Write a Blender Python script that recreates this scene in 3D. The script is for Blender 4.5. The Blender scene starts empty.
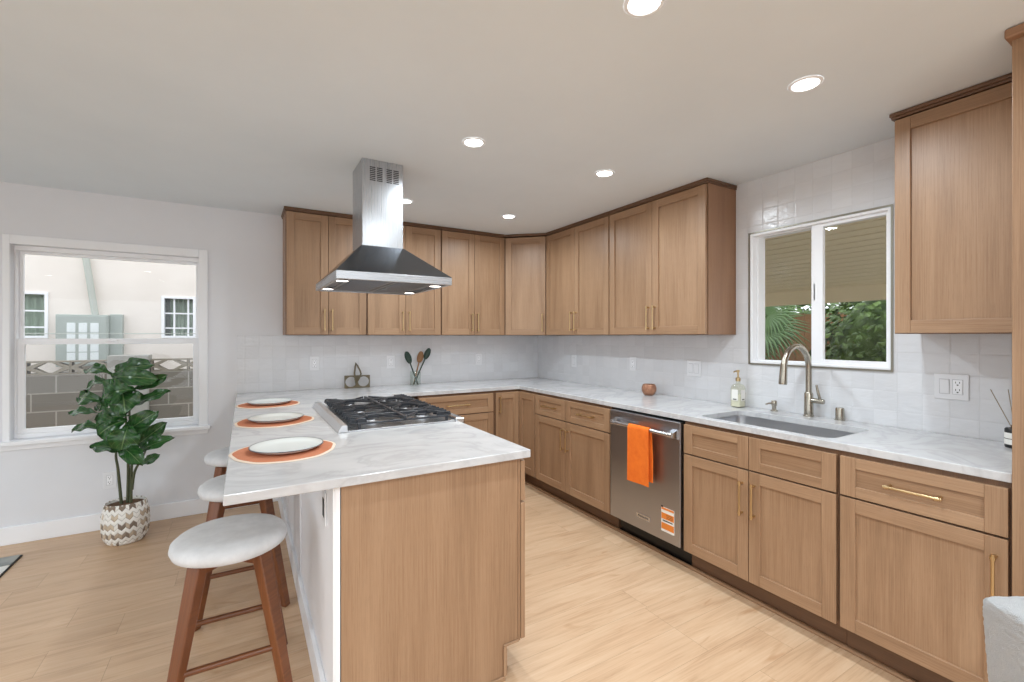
import bpy, bmesh, math, random
from mathutils import Vector, Matrix
R = math.radians
rnd = random.Random(7)
scene = bpy.context.scene
COL = scene.collection

# ------------------------------------------------------------------ camera, world, exposure
F_PX, YAW, V0, CAM_Z = 454.48, 0.5317, 336.45, 1.3722
cam_data = bpy.data.cameras.new('camera')
cam = bpy.data.objects.new('camera', cam_data)
COL.objects.link(cam)
cam.location = (0, 0, CAM_Z)
cam.rotation_euler = (R(90), 0, -YAW)
cam_data.sensor_width = 36
cam_data.lens = 36 * F_PX / 1024
cam_data.shift_y = -(341 - V0) / 1024
cam_data.clip_start = 0.02
scene.camera = cam
scene.view_settings.view_transform = 'Standard'
scene.view_settings.look = 'None'
scene.view_settings.gamma = 1
scene.view_settings.use_curve_mapping = False
scene.view_settings.exposure = 0.0
scene.cycles.use_denoising = True
scene.cycles.max_bounces = 10
scene.cycles.diffuse_bounces = 6
scene.cycles.sample_clamp_indirect = 6
LAMP_W, HOOD_W, SKY = 9.0, .8, 2.1

world = bpy.data.worlds.new('sky')
scene.world = world
world.use_nodes = True
bg = world.node_tree.nodes['Background']
bg.inputs[0].default_value = (0.90, 0.95, 1.0, 1)
bg.inputs[1].default_value = SKY

# ------------------------------------------------------------------ materials
def lin(r, g, b):
    f = lambda c: (c / 255 / 12.92) if c <= 10.3 else ((c / 255 + 0.055) / 1.055) ** 2.4
    return (f(r), f(g), f(b), 1)

class NT:
    """a tiny node-graph helper"""
    def __init__(s, name, rough=.5, metal=0, color=(.8, .8, .8, 1)):
        s.m = bpy.data.materials.new(name); s.m.use_nodes = True
        s.t = s.m.node_tree; s.b = s.t.nodes['Principled BSDF']
        s.b.inputs['Base Color'].default_value = color
        s.b.inputs['Roughness'].default_value = rough
        s.b.inputs['Metallic'].default_value = metal
    def n(s, typ, **kw):
        nd = s.t.nodes.new(typ)
        for k, v in kw.items(): setattr(nd, k, v)
        return nd
    def put(s, v, sock):
        if hasattr(v, 'is_output'): s.t.links.new(v, sock)
        else: sock.default_value = v
    def math(s, op, a, b=0.0, c=None):
        nd = s.n('ShaderNodeMath', operation=op)
        s.put(a, nd.inputs[0]); s.put(b, nd.inputs[1])
        if c is not None: s.put(c, nd.inputs[2])
        return nd.outputs[0]
    def uv(s): return s.n('ShaderNodeUVMap').outputs[0]
    def pos(s): return s.n('ShaderNodeNewGeometry').outputs['Position']
    def obj(s): return s.n('ShaderNodeTexCoord').outputs['Object']
    def sep(s, v):
        nd = s.n('ShaderNodeSeparateXYZ'); s.put(v, nd.inputs[0]); return nd.outputs
    def comb(s, x, y, z=0.0):
        nd = s.n('ShaderNodeCombineXYZ')
        for i, q in enumerate((x, y, z)): s.put(q, nd.inputs[i])
        return nd.outputs[0]
    def scale(s, v, sc):
        nd = s.n('ShaderNodeMapping'); s.put(v, nd.inputs[0]); nd.inputs['Scale'].default_value = sc
        return nd.outputs[0]
    def noise(s, v, sc=5, det=3, rough=.5, dist=0):
        nd = s.n('ShaderNodeTexNoise'); s.put(v, nd.inputs['Vector'])
        nd.inputs['Scale'].default_value = sc; nd.inputs['Detail'].default_value = det
        nd.inputs['Roughness'].default_value = rough; nd.inputs['Distortion'].default_value = dist
        return nd.outputs[0]
    def white(s, v):
        nd = s.n('ShaderNodeTexWhiteNoise', noise_dimensions='3D'); s.put(v, nd.inputs[0]); return nd.outputs
    def ramp(s, v, stops):
        nd = s.n('ShaderNodeValToRGB'); s.put(v, nd.inputs[0]); e = nd.color_ramp.elements
        while len(e) < len(stops): e.new(.5)
        for i, (p, c) in enumerate(stops): e[i].position = p; e[i].color = c
        return nd.outputs[0]
    def mix(s, f, a, b, blend='MIX'):
        nd = s.n('ShaderNodeMix', data_type='RGBA', blend_type=blend)
        s.put(f, nd.inputs[0]); s.put(a, nd.inputs[6]); s.put(b, nd.inputs[7])
        return nd.outputs[2]
    def bump(s, h, strength=.2, dist=.002):
        nd = s.n('ShaderNodeBump'); s.put(h, nd.inputs['Height'])
        nd.inputs['Strength'].default_value = strength; nd.inputs['Distance'].default_value = dist
        s.put(nd.outputs[0], s.b.inputs['Normal'])
    def col(s, c): s.put(c, s.b.inputs['Base Color']); return s
    def rough(s, c): s.put(c, s.b.inputs['Roughness']); return s

M = {}
def plain(key, rgb, rough=.5, metal=0, **kw):
    n = NT(key, rough, metal, lin(*rgb))
    for k, v in kw.items(): n.b.inputs[k].default_value = v
    M[key] = n.m
    return n

def wood(key, dark, mid, light, rough=.42, fine=1.0):
    n = NT(key, rough)
    u = n.uv()
    broad = n.noise(n.scale(u, (9, .9, 1)), 1.0, 3, .5, .6)
    streak = n.noise(n.scale(u, (260, 3.0, 1)), 1.0, 3, .6)
    pores = n.noise(n.scale(u, (700, 14, 1)), 1.0, 2, .6)
    a = n.math('ADD', n.math('MULTIPLY', broad, .5), n.math('MULTIPLY', streak, .5 * fine))
    c = n.ramp(a, [(.30, lin(*dark)), (.5, lin(*mid)), (.72, lin(*light))])
    c = n.mix(n.math('MULTIPLY', n.math('GREATER_THAN', pores, .60), .16), c, lin(*[q * .62 for q in dark]))
    n.col(c); n.bump(streak, .06, .001)
    M[key] = n.m
wood('cabinet_wood', (134, 104, 78), (159, 126, 97), (177, 145, 115), .42, 1.0)
wood('carcass_and_crown_shade', (92, 66, 48), (108, 79, 58), (122, 91, 67))  # dark stain of the carcass; on the crowns it paints in shade
wood('side_wood', (138, 102, 76), (152, 114, 86), (164, 126, 97))
wood('walnut', (92, 52, 28), (122, 72, 40), (146, 92, 54), .3, .8)
wood('spoon_wood', (120, 84, 54), (150, 110, 74), (168, 128, 90), .6)

def floor_mat():
    n = NT('oak_planks', .38)
    x, y, z = n.sep(n.pos())
    W, L = .182, 1.35
    row = n.math('FLOOR', n.math('DIVIDE', y, W))
    r1 = n.white(n.comb(row, 3.7, 1.1))[0]
    xx = n.math('ADD', x, n.math('MULTIPLY', r1, 5.0))
    pid = n.math('FLOOR', n.math('DIVIDE', xx, L))
    rp = n.white(n.comb(row, pid, 5.2))[0]
    vy = n.math('ADD', y, n.math('MULTIPLY', rp, 17.0))
    grain = n.noise(n.comb(n.math('MULTIPLY', xx, 1.6), n.math('MULTIPLY', vy, 14.0), rp), 1.0, 5, .6, 1.1)
    fine = n.noise(n.comb(n.math('MULTIPLY', xx, 4.0), n.math('MULTIPLY', vy, 150.0), rp), 1.0, 3, .6)
    knot = n.noise(n.comb(n.math('MULTIPLY', xx, 2.2), n.math('MULTIPLY', vy, 9.0), 2.0), 1.0, 2, .5, 2.2)
    a = n.math('ADD', n.math('MULTIPLY', grain, .65), n.math('MULTIPLY', fine, .35))
    c = n.ramp(a, [(.30, lin(180, 144, 112)), (.48, lin(204, 171, 138)), (.70, lin(216, 187, 156))])
    c = n.mix(n.ramp(knot, [(.62, (0, 0, 0, 1)), (.78, (.55, .55, .55, 1))]), c, lin(170, 124, 84))
    c = n.mix(n.math('MULTIPLY', n.math('SUBTRACT', rp, .5), .28), c, lin(150, 118, 86))
    fy = n.math('FRACT', n.math('DIVIDE', y, W)); fx = n.math('FRACT', n.math('DIVIDE', xx, L))
    seam = n.math('MAXIMUM', n.math('LESS_THAN', fy, .010), n.math('LESS_THAN', fx, .0016))
    n.col(n.mix(n.math('MULTIPLY', seam, .45), c, lin(120, 88, 60)))
    n.bump(fine, .05, .001)
    M['floor'] = n.m
floor_mat()

def tile_mat():
    n = NT('zellige_tile', .16)
    x, y, z = n.sep(n.uv())
    P = .0993
    gx, gy = n.math('DIVIDE', x, P), n.math('DIVIDE', y, P)
    ix, iy = n.math('FLOOR', gx), n.math('FLOOR', gy)
    fx, fy = n.math('FRACT', gx), n.math('FRACT', gy)
    w = n.white(n.comb(ix, iy, .5)); wc = n.sep(w[1])
    ex = n.math('MINIMUM', fx, n.math('SUBTRACT', 1.0, fx)); ey = n.math('MINIMUM', fy, n.math('SUBTRACT', 1.0, fy))
    edge = n.math('MINIMUM', ex, ey)
    grout = n.math('LESS_THAN', edge, .013)
    tilt = n.math('ADD', n.math('MULTIPLY', n.math('SUBTRACT', wc[0], .5), fx), n.math('MULTIPLY', n.math('SUBTRACT', wc[1], .5), fy))
    wav = n.noise(n.scale(n.uv(), (14, 30, 1)), 1.0, 3, .5, .4)
    h = n.math('ADD', n.math('MULTIPLY', tilt, .55), n.math('MULTIPLY', wav, 1.0))
    pil = n.math('MINIMUM', n.math('MULTIPLY', edge, 14.0), 1.0)
    h = n.math('ADD', h, n.math('MULTIPLY', pil, .22))
    c = n.ramp(n.math('ADD', n.math('MULTIPLY', wc[2], .5), n.math('MULTIPLY', wav, .5)), [(.2, lin(214, 215, 218)), (.8, lin(222, 223, 226))])
    n.col(n.mix(n.math('MULTIPLY', grout, .35), c, lin(190, 190, 191)))
    n.rough(n.math('ADD', .2, n.math('MULTIPLY', grout, .5)))
    n.bump(h, .55, .0045)
    M['tile'] = n.m
tile_mat()

def stone_mat():
    n = NT('quartz_stone', .16)
    p = n.pos()
    warp = n.noise(n.scale(p, (1.0, 1.6, 1)), 1.7, 5, .6, 1.8)
    vein = n.math('ABSOLUTE', n.math('SUBTRACT', warp, .5))
    v = n.ramp(vein, [(.0, (.36, .36, .36, 1)), (.05, (.06, .06, .06, 1)), (.13, (0, 0, 0, 1))])
    cloud = n.noise(n.scale(p, (1.4, 2.6, 1)), 2.0, 4, .6, .7)
    c = n.ramp(cloud, [(.3, lin(194, 195, 197)), (.6, lin(206, 206, 207))])
    n.col(n.mix(v, c, lin(158, 157, 160)))
    M['stone'] = n.m
stone_mat()

def steel(key, rgb=(190, 192, 196), rough=.28, sc=(3, 300, 1)):
    n = NT(key, rough, 1, lin(*rgb))
    f = n.noise(n.scale(n.uv(), sc), 1.0, 2, .5)
    n.rough(n.math('ADD', rough - .06, n.math('MULTIPLY', f, .12)))
    n.bump(f, .03, .0005)
    M[key] = n.m
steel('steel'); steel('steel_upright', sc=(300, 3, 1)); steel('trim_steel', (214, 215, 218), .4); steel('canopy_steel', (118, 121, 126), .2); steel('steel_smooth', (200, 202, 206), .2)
steel('dishwasher_steel', (176, 177, 182), .34); plain('sink_steel', (200, 201, 204), .3, 1)
plain('gap_grey', (178, 179, 182), .5)
plain('nickel', (176, 170, 158), .26, 1)
plain('brass', (204, 178, 136), .28, 1)
plain('bronze', (112, 102, 82), .5, .7)
plain('black_iron', (44, 47, 53), .36)
plain('black_plastic', (16, 16, 17), .4)
plain('dark_slot', (30, 30, 32), .6)
plain('filter_metal', (120, 122, 126), .35, 1)
plain('white_paint', (240, 241, 244), .45)
plain('white_vinyl', (243, 244, 247), .35)
plain('white_plate', (236, 237, 240), .3)
plain('chrome', (210, 210, 212), .08, 1)
plain('edge_trim', (150, 146, 134), .35, .8)
plain('ivory_plastic', (228, 229, 232), .35)
plain('glaze_white', (226, 230, 228), .18)
plain('rim_grey', (86, 92, 100), .3)
plain('soil', (96, 70, 48), .9)
plain('stem_bark', (70, 74, 48), .7)
plain('label_white', (232, 230, 224), .6)
plain('label_orange', (226, 132, 52), .6)
plain('print_dark', (60, 56, 54), .6)
plain('green_silicone', (38, 58, 48), .5)
plain('reed', (150, 134, 112), .7)
plain('liquid', (226, 224, 210), .2)
plain('meter_grey', (164, 172, 166), .5)
plain('meter_dial', (226, 232, 232), .4)
plain('conduit_grey', (180, 184, 176), .5)
plain('curtain', (140, 158, 138), .8)
plain('window_dark', (86, 96, 88), .25)
plain('ground', (178, 172, 162), .9)
plain('patio_beam', (236, 224, 194), .7)
plain('palm_green', (92, 122, 72), .5)
plain('palm_trunk', (96, 74, 52), .9)

def rgh(key, a, b, sc=8, rough=.85, bump=.3, dist=.004, det=4):
    n = NT(key, rough); p = n.obj()
    f = n.noise(p, sc, det, .6)
    n.col(n.ramp(f, [(.3, lin(*a)), (.7, lin(*b))]))
    n.bump(n.noise(p, sc * 12, 2, .6), bump, dist)
    M[key] = n.m
rgh('wall_paint', (221, 222, 226), (225, 226, 230), 2, .6, .05, .001)
rgh('ceiling_paint', (221, 228, 233), (225, 232, 237), 2, .8, .12, .001)
rgh('stucco', (226, 217, 208), (236, 228, 220), 1.6, .9, .25, .004)
rgh('lattice_block', (132, 124, 110), (152, 144, 130), 9, .95)
rgh('pillar_concrete', (150, 148, 142), (168, 166, 160), 5, .95)
rgh('fence_boards', (118, 82, 50), (150, 110, 72), 3, .85)
rgh('boucle', (244, 245, 246), (252, 252, 252), 60, .95, 1.0, .02)
rgh('seat_fabric', (202, 203, 205), (220, 221, 223), 14, .9, .25, .001)
rgh('rug_grey', (120, 124, 122), (176, 178, 174), 6, .95, .5, .004)
rgh('rug_pale', (210, 209, 204), (226, 225, 220), 9, .95, .5, .004)
rgh('orange_towel', (232, 108, 24), (246, 126, 36), 20, .95, .8, .003)
rgh('ivy_green', (52, 78, 30), (112, 142, 66), 7, .5, .2, .002)
rgh('copper', (150, 104, 80), (190, 140, 112), 40, .35, .6, .004)
M['copper'].node_tree.nodes['Principled BSDF'].inputs['Metallic'].default_value = .55

def block_mat():
    n = NT('concrete_block', .95)
    br = n.n('ShaderNodeTexBrick'); bx_, by_, _ = n.sep(n.uv()); n.put(n.comb(bx_, n.math('ADD', by_, 2.055)), br.inputs[0]); br.offset = .5
    for k, v in (('Scale', 1), ('Mortar Size', .007), ('Brick Width', .4), ('Row Height', .2), ('Bias', 0)): br.inputs[k].default_value = v
    br.inputs['Color1'].default_value = lin(126, 120, 110); br.inputs['Color2'].default_value = lin(114, 108, 100)
    br.inputs['Mortar'].default_value = lin(166, 161, 152)
    g = n.noise(n.uv(), 30, 4, .7)
    n.col(n.mix(n.math('MULTIPLY', g, .35), br.outputs[0], lin(104, 98, 90)))
    n.bump(g, .3, .004)
    M['block'] = n.m
block_mat()

def glass_mat(key, tint=(1, 1, 1, 1), base=.022):
    m = bpy.data.materials.new(key); m.use_nodes = True
    t = m.node_tree; t.nodes.remove(t.nodes['Principled BSDF'])
    out = t.nodes['Material Output']
    tr = t.nodes.new('ShaderNodeBsdfTransparent'); tr.inputs[0].default_value = tint
    gl = t.nodes.new('ShaderNodeBsdfGlossy'); gl.inputs['Roughness'].default_value = 0.0
    lw = t.nodes.new('ShaderNodeLayerWeight'); lw.inputs[0].default_value = .5
    pw = t.nodes.new('ShaderNodeMath'); pw.operation = 'POWER'; pw.inputs[1].default_value = 5
    ma = t.nodes.new('ShaderNodeMath'); ma.operation = 'MULTIPLY_ADD'; ma.inputs[1].default_value = 1 - base; ma.inputs[2].default_value = base
    mx = t.nodes.new('ShaderNodeMixShader')
    t.links.new(lw.outputs['Facing'], pw.inputs[0]); t.links.new(pw.outputs[0], ma.inputs[0]); t.links.new(ma.outputs[0], mx.inputs[0])
    t.links.new(tr.outputs[0], mx.inputs[1]); t.links.new(gl.outputs[0], mx.inputs[2]); t.links.new(mx.outputs[0], out.inputs[0])
    M[key] = m
glass_mat('pane'); glass_mat('jar_glass', (.95, .975, .96, 1), .06); glass_mat('bottle_glass', (.95, .95, .88, 1), .06)

def emit(key, color, s):
    n = NT(key); n.b.inputs['Emission Color'].default_value = color; n.b.inputs['Emission Strength'].default_value = s
    M[key] = n.m
emit('lamp_glow', (1, .985, .96, 1), 9); emit('hood_glow', (1, .93, .82, 1), 6)

def leaf_mat():
    n = NT('fig_leaf', .2)
    u, v, _ = n.sep(n.uv())
    c = n.math('ABSOLUTE', n.math('SUBTRACT', u, .5))
    mid = n.math('LESS_THAN', c, .022)
    side = n.math('FRACT', n.math('ADD', n.math('MULTIPLY', v, 7.0), n.math('MULTIPLY', c, -5.0)))
    sv = n.math('MULTIPLY', n.math('LESS_THAN', side, .10), .5)
    vein = n.math('MAXIMUM', mid, sv)
    g = n.noise(n.uv(), 5, 3, .6)
    base = n.ramp(g, [(.3, lin(24, 58, 28)), (.7, lin(48, 94, 42))])
    n.col(n.mix(n.math('MULTIPLY', vein, .5), base, lin(124, 154, 96)))
    n.bump(side, .25, .004)
    M['leaf'] = n.m
leaf_mat()

def basket_mat():
    n = NT('woven_basket', .85)
    u, v, _ = n.sep(n.uv())
    gu, gv = n.math('MULTIPLY', u, 20.0), n.math('MULTIPLY', v, 16.0)
    zig = n.math('MULTIPLY', n.math('ABSOLUTE', n.math('SUBTRACT', n.math('FRACT', gu), .5)), 1.3)
    q = n.math('ADD', gv, zig); s = n.math('FRACT', q)
    half = n.math('FLOOR', n.math('MULTIPLY', gu, 2.0))
    w = n.white(n.comb(half, n.math('FLOOR', q), 1.0))[0]
    par = n.math('FRACT', n.math('MULTIPLY', n.math('FLOOR', q), .5))
    odd = n.ramp(w, [(.0, lin(122, 108, 96)), (.32, lin(140, 124, 108)), (.36, lin(190, 172, 150)), (.68, lin(206, 190, 168)), (.72, lin(236, 233, 227)), (1, lin(240, 238, 232))])
    c = n.mix(n.math('GREATER_THAN', par, .25), lin(238, 236, 231), odd)
    gap = n.math('LESS_THAN', s, .13)
    n.col(n.mix(n.math('MULTIPLY', gap, .55), c, lin(96, 84, 72))); n.bump(n.math('PINGPONG', s, .5), .7, .008)
    M['basket'] = n.m
basket_mat()

def mat_mat():
    n = NT('terracotta_felt', .95)
    u, v, _ = n.sep(n.uv())      # v: 0 centre .. 1 rim
    g = n.noise(n.obj(), 18, 4, .7)
    c = n.ramp(n.math('ADD', n.math('MULTIPLY', g, .5), .25), [(.3, lin(184, 110, 76)), (.7, lin(204, 134, 100))])
    n.col(n.mix(n.math('GREATER_THAN', v, .94), c, lin(226, 208, 190)))
    n.bump(g, .4, .002)
    M['placemat'] = n.m
mat_mat()

def slat_mat():
    n = NT('patio_slats', .7)
    x, y, z = n.sep(n.pos())
    f = n.math('FRACT', n.math('DIVIDE', x, .15))
    n.col(n.mix(n.math('LESS_THAN', f, .12), lin(176, 164, 130), lin(120, 108, 82)))
    M['slats'] = n.m
slat_mat()

# ------------------------------------------------------------------ mesh builder
class MB:
    def __init__(s): s.v, s.f, s.uv, s.m = [], [], [], []
    def add(s, verts, faces, uvs=None, mi=0):
        o = len(s.v); s.v += [tuple(p) for p in verts]
        for i, f in enumerate(faces):
            s.f.append([o + k for k in f]); s.m.append(mi)
            s.uv.append(uvs[i] if uvs else [(verts[k][0] + verts[k][1], verts[k][2]) for k in f])
        return s
    def box(s, x0, x1, y0, y1, z0, z1, g='z', mi=0):
        x0, x1 = sorted((x0, x1)); y0, y1 = sorted((y0, y1)); z0, z1 = sorted((z0, z1))
        v = [(x, y, z) for z in (z0, z1) for y in (y0, y1) for x in (x0, x1)]
        fs = [((0, 2, 3, 1), 2), ((4, 5, 7, 6), 2), ((0, 1, 5, 4), 1), ((2, 6, 7, 3), 1), ((0, 4, 6, 2), 0), ((1, 3, 7, 5), 0)]
        ga = 'xyz'.index(g); ou, ov = rnd.random() * 9, rnd.random() * 9
        uvs = []
        for f, n in fs:
            ax = [a for a in range(3) if a != n]
            if ga in ax: ax.remove(ga); a, b = ax[0], ga
            else: a, b = ax
            uvs.append([(v[k][a] + ou, v[k][b] + ov) for k in f])
        return s.add(v, [f for f, _ in fs], uvs, mi)
    def hexa(s, bottom, top, mi=0):
        """8 corner block, bottom and top as 4 points anticlockwise from above; grain runs upward"""
        v = list(bottom) + list(top); ou = rnd.random() * 9
        fs = [(3, 2, 1, 0), (4, 5, 6, 7)] + [(i, (i + 1) % 4, 4 + (i + 1) % 4, 4 + i) for i in range(4)]
        uvs = []
        for i, f in enumerate(fs):
            uvs.append([((v[k][0] - v[k][1]) + ou + i, v[k][2] if i > 1 else v[k][1]) for k in f])
        return s.add(v, fs, uvs, mi)
    def lathe(s, prof, c=(0, 0, 0), n=32, mi=0, sx=1, sy=1, fn=None, cap0=False, cap1=False):
        L = [0]
        for a, b in zip(prof, prof[1:]): L.append(L[-1] + math.hypot(b[0] - a[0], b[1] - a[1]))
        T = L[-1] or 1
        vs, fs, us = [], [], []
        for j, (r, z) in enumerate(prof):
            for i in range(n):
                a = 2 * math.pi * i / n
                rr = r * (fn(a, j) if fn else 1)
                vs.append((c[0] + rr * sx * math.cos(a), c[1] + rr * sy * math.sin(a), c[2] + z))
        for j in range(len(prof) - 1):
            for i in range(n):
                k = (i + 1) % n
                fs.append((j * n + i, j * n + k, (j + 1) * n + k, (j + 1) * n + i))
                us.append([(i / n, L[j] / T), ((i + 1) / n, L[j] / T), ((i + 1) / n, L[j + 1] / T), (i / n, L[j + 1] / T)])
        if cap0: fs.append(tuple(range(n))[::-1]); us.append([(0, 0)] * n)
        if cap1: fs.append(tuple((len(prof) - 1) * n + i for i in range(n))); us.append([(0, 1)] * n)
        return s.add(vs, fs, us, mi)
    def tube(s, pts, r, n=10, mi=0, caps=True, flat=1.0):
        pts = [Vector(p) for p in pts]; rs = r if isinstance(r, (list, tuple)) else [r] * len(pts)
        d = [(pts[min(i + 1, len(pts) - 1)] - pts[max(i - 1, 0)]).normalized() for i in range(len(pts))]
        up = Vector((0, 0, 1)) if abs(d[0].z) < .9 else Vector((0, 1, 0))
        vs, fs, us = [], [], []; ln = 0
        a = d[0].cross(up).normalized(); lens = []
        for i, p in enumerate(pts):
            if i: ln += (p - pts[i - 1]).length
            lens.append(ln)
            a = (a - d[i] * a.dot(d[i])).normalized(); b = d[i].cross(a)
            for k in range(n):
                t = 2 * math.pi * k / n
                vs.append(p + a * math.cos(t) * rs[i] + b * math.sin(t) * rs[i] * flat)
        for i in range(len(pts) - 1):
            for k in range(n):
                q = (k + 1) % n
                fs.append((i * n + k, i * n + q, (i + 1) * n + q, (i + 1) * n + k))
                us.append([(k / n * .1, lens[i]), ((k + 1) / n * .1, lens[i]), ((k + 1) / n * .1, lens[i + 1]), (k / n * .1, lens[i + 1])])
        if caps:
            fs.append(tuple(range(n))[::-1]); us.append([(0, 0)] * n)
            fs.append(tuple((len(pts) - 1) * n + k for k in range(n))); us.append([(0, 0)] * n)
        return s.add(vs, fs, us, mi)
    def grid(s, fn, nu, nv, thick=0, mi=0):
        P = [[Vector(fn(i / nu, j / nv)) for i in range(nu + 1)] for j in range(nv + 1)]
        vs = [p for r in P for p in r]; w = nu + 1; fs, us = [], []
        for j in range(nv):
            for i in range(nu):
                fs.append((j * w + i, j * w + i + 1, (j + 1) * w + i + 1, (j + 1) * w + i))
                us.append([(i / nu, j / nv), ((i + 1) / nu, j / nv), ((i + 1) / nu, (j + 1) / nv), (i / nu, (j + 1) / nv)])
        if thick:
            o = len(vs); nrm = []
            for j in range(nv + 1):
                for i in range(nu + 1):
                    a = P[j][min(i + 1, nu)] - P[j][max(i - 1, 0)]; b = P[min(j + 1, nv)][i] - P[max(j - 1, 0)][i]
                    q = a.cross(b); nrm.append(q.normalized() if q.length > 1e-9 else Vector((0, 0, 1)))
            vs += [v - q * thick for v, q in zip(vs, nrm)]
            for f, u in list(zip(fs, us)): fs.append(tuple(o + k for k in f[::-1])); us.append(u[::-1])
            ring = [i for i in range(nu)] + [nu + j * w for j in range(nv)] + [nv * w + i for i in range(nu, 0, -1)] + [j * w for j in range(nv, 0, -1)]
            for a, b in zip(ring, ring[1:] + ring[:1]):
                fs.append((b, a, o + a, o + b)); us.append([(.2, .2)] * 4)
        return s.add(vs, fs, us, mi)
    def slab(s, outer, holes, t0, t1, plane='xy', mi=0):
        """a flat plate with holes; plane 'xy' (thick in z), 'xz' (thick in y), 'yz' (thick in x)"""
        bm = bmesh.new(); loops = []
        for lp in [outer] + list(holes):
            vv = [bm.verts.new((p[0], p[1], 0)) for p in lp]
            loops.append([bm.edges.new((vv[i], vv[(i + 1) % len(vv)])) for i in range(len(vv))])
        bmesh.ops.triangle_fill(bm, use_beauty=True, use_dissolve=False, edges=[e for l in loops for e in l], normal=(0, 0, 1))
        bm.verts.index_update()
        V2 = [(v.co.x, v.co.y) for v in bm.verts]; T = [[v.index for v in f.verts] for f in bm.faces]
        bm.free()
        def area(f): return sum(V2[f[i]][0] * V2[f[(i + 1) % 3]][1] - V2[f[(i + 1) % 3]][0] * V2[f[i]][1] for i in range(3))
        T = [f if area(f) > 0 else f[::-1] for f in T]
        mk = {'xy': lambda a, b, t: (a, b, t), 'xz': lambda a, b, t: (a, t, b), 'yz': lambda a, b, t: (t, a, b)}[plane]
        n = len(V2); vs = [mk(a, b, t1) for a, b in V2] + [mk(a, b, t0) for a, b in V2]
        fs = [tuple(f) for f in T] + [tuple(n + k for k in f[::-1]) for f in T]
        us = [[V2[k] for k in f] for f in T] + [[V2[k] for k in f[::-1]] for f in T]
        base = 0
        for lp in [outer] + list(holes):
            m = len(lp)
            for i in range(m):
                a, b = base + i, base + (i + 1) % m
                fs.append((n + a, n + b, b, a)); L = math.dist(V2[a], V2[b])
                us.append([(V2[a][0], V2[a][1] + t0), (V2[a][0] + L, V2[a][1] + t0), (V2[a][0] + L, V2[a][1] + t1), (V2[a][0], V2[a][1] + t1)])
            base += m
        return s.add(vs, fs, us, mi)
    def build(s, name, mats, parent=None, world=True, bevel=0, smooth=None, seg=2, recalc=True):
        mats = mats if isinstance(mats, (list, tuple)) else [mats]
        me = bpy.data.meshes.new(name)
        off = Vector((0, 0, 0))
        if parent is not None and world:
            q = parent
            while q is not None: off += q.location; q = q.parent
        me.from_pydata([Vector(p) - off for p in s.v], [], s.f)
        ul = me.uv_layers.new(name='UVMap'); flat = [c for f in s.uv for c in f]
        for i, c in enumerate(flat): ul.data[i].uv = c[:2]
        for m in mats: me.materials.append(M[m])
        for p, mi in zip(me.polygons, s.m): p.material_index = mi
        if recalc:
            bm = bmesh.new(); bm.from_mesh(me); bmesh.ops.recalc_face_normals(bm, faces=bm.faces); bm.to_mesh(me); bm.free()
        if smooth:
            me.shade_smooth(); me.set_sharp_from_angle(angle=R(smooth))
        o = bpy.data.objects.new(name, me); COL.objects.link(o)
        if parent is not None: o.parent = parent
        if bevel:
            b = o.modifiers.new('bevel', 'BEVEL'); b.width = bevel; b.segments = seg; b.limit_method = 'ANGLE'; b.angle_limit = R(40)
        return o

def tag(o, label, cat, group=None, kind=None):
    o['label'] = label; o['category'] = cat
    if group: o['group'] = group
    if kind: o['kind'] = kind
    return o
def thing(name, label, cat, loc=(0, 0, 0), rz=0, group=None):
    o = bpy.data.objects.new(name, None); COL.objects.link(o)
    o.location = loc; o.rotation_euler = (0, 0, rz); o.empty_display_size = .1
    return tag(o, label, cat, group)
def struct(o): o['kind'] = 'structure'; return o
def dup(root, loc, label, rz=None):
    def cp(o, par):
        c = o.copy(); COL.objects.link(c); c.parent = par
        for ch in list(o.children): cp(ch, c)
        return c
    r = cp(root, None); r.location = loc; r['label'] = label
    if rz is not None: r.rotation_euler = (0, 0, rz)
    return r
def lamp(name, parent, loc, watts, size, color=(.83, .93, 1), spread=165):
    d = bpy.data.lights.new(name, 'AREA'); d.shape = 'DISK'; d.size = size; d.energy = watts; d.color = color; d.spread = R(spread)
    o = bpy.data.objects.new(name, d); COL.objects.link(o); o.parent = parent; o.location = loc
    return o
def at(u, v, d):
    """the point seen at photograph pixel u, v, at depth d metres"""
    r = (u - 512) / F_PX * d; s, c = math.sin(YAW), math.cos(YAW)
    return Vector((s * d + c * r, c * d - s * r, CAM_Z - (v - V0) / F_PX * d))
def rrect(x0, x1, y0, y1, r, n=5):
    P = []
    for cx, cy, a in ((x1 - r, y1 - r, 0), (x0 + r, y1 - r, 90), (x0 + r, y0 + r, 180), (x1 - r, y0 + r, 270)):
        for k in range(n + 1):
            t = R(a + 90 * k / n); P.append((cx + r * math.cos(t), cy + r * math.sin(t)))
    return P
rect = lambda x0, x1, y0, y1: [(x0, y0), (x1, y0), (x1, y1), (x0, y1)]

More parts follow.
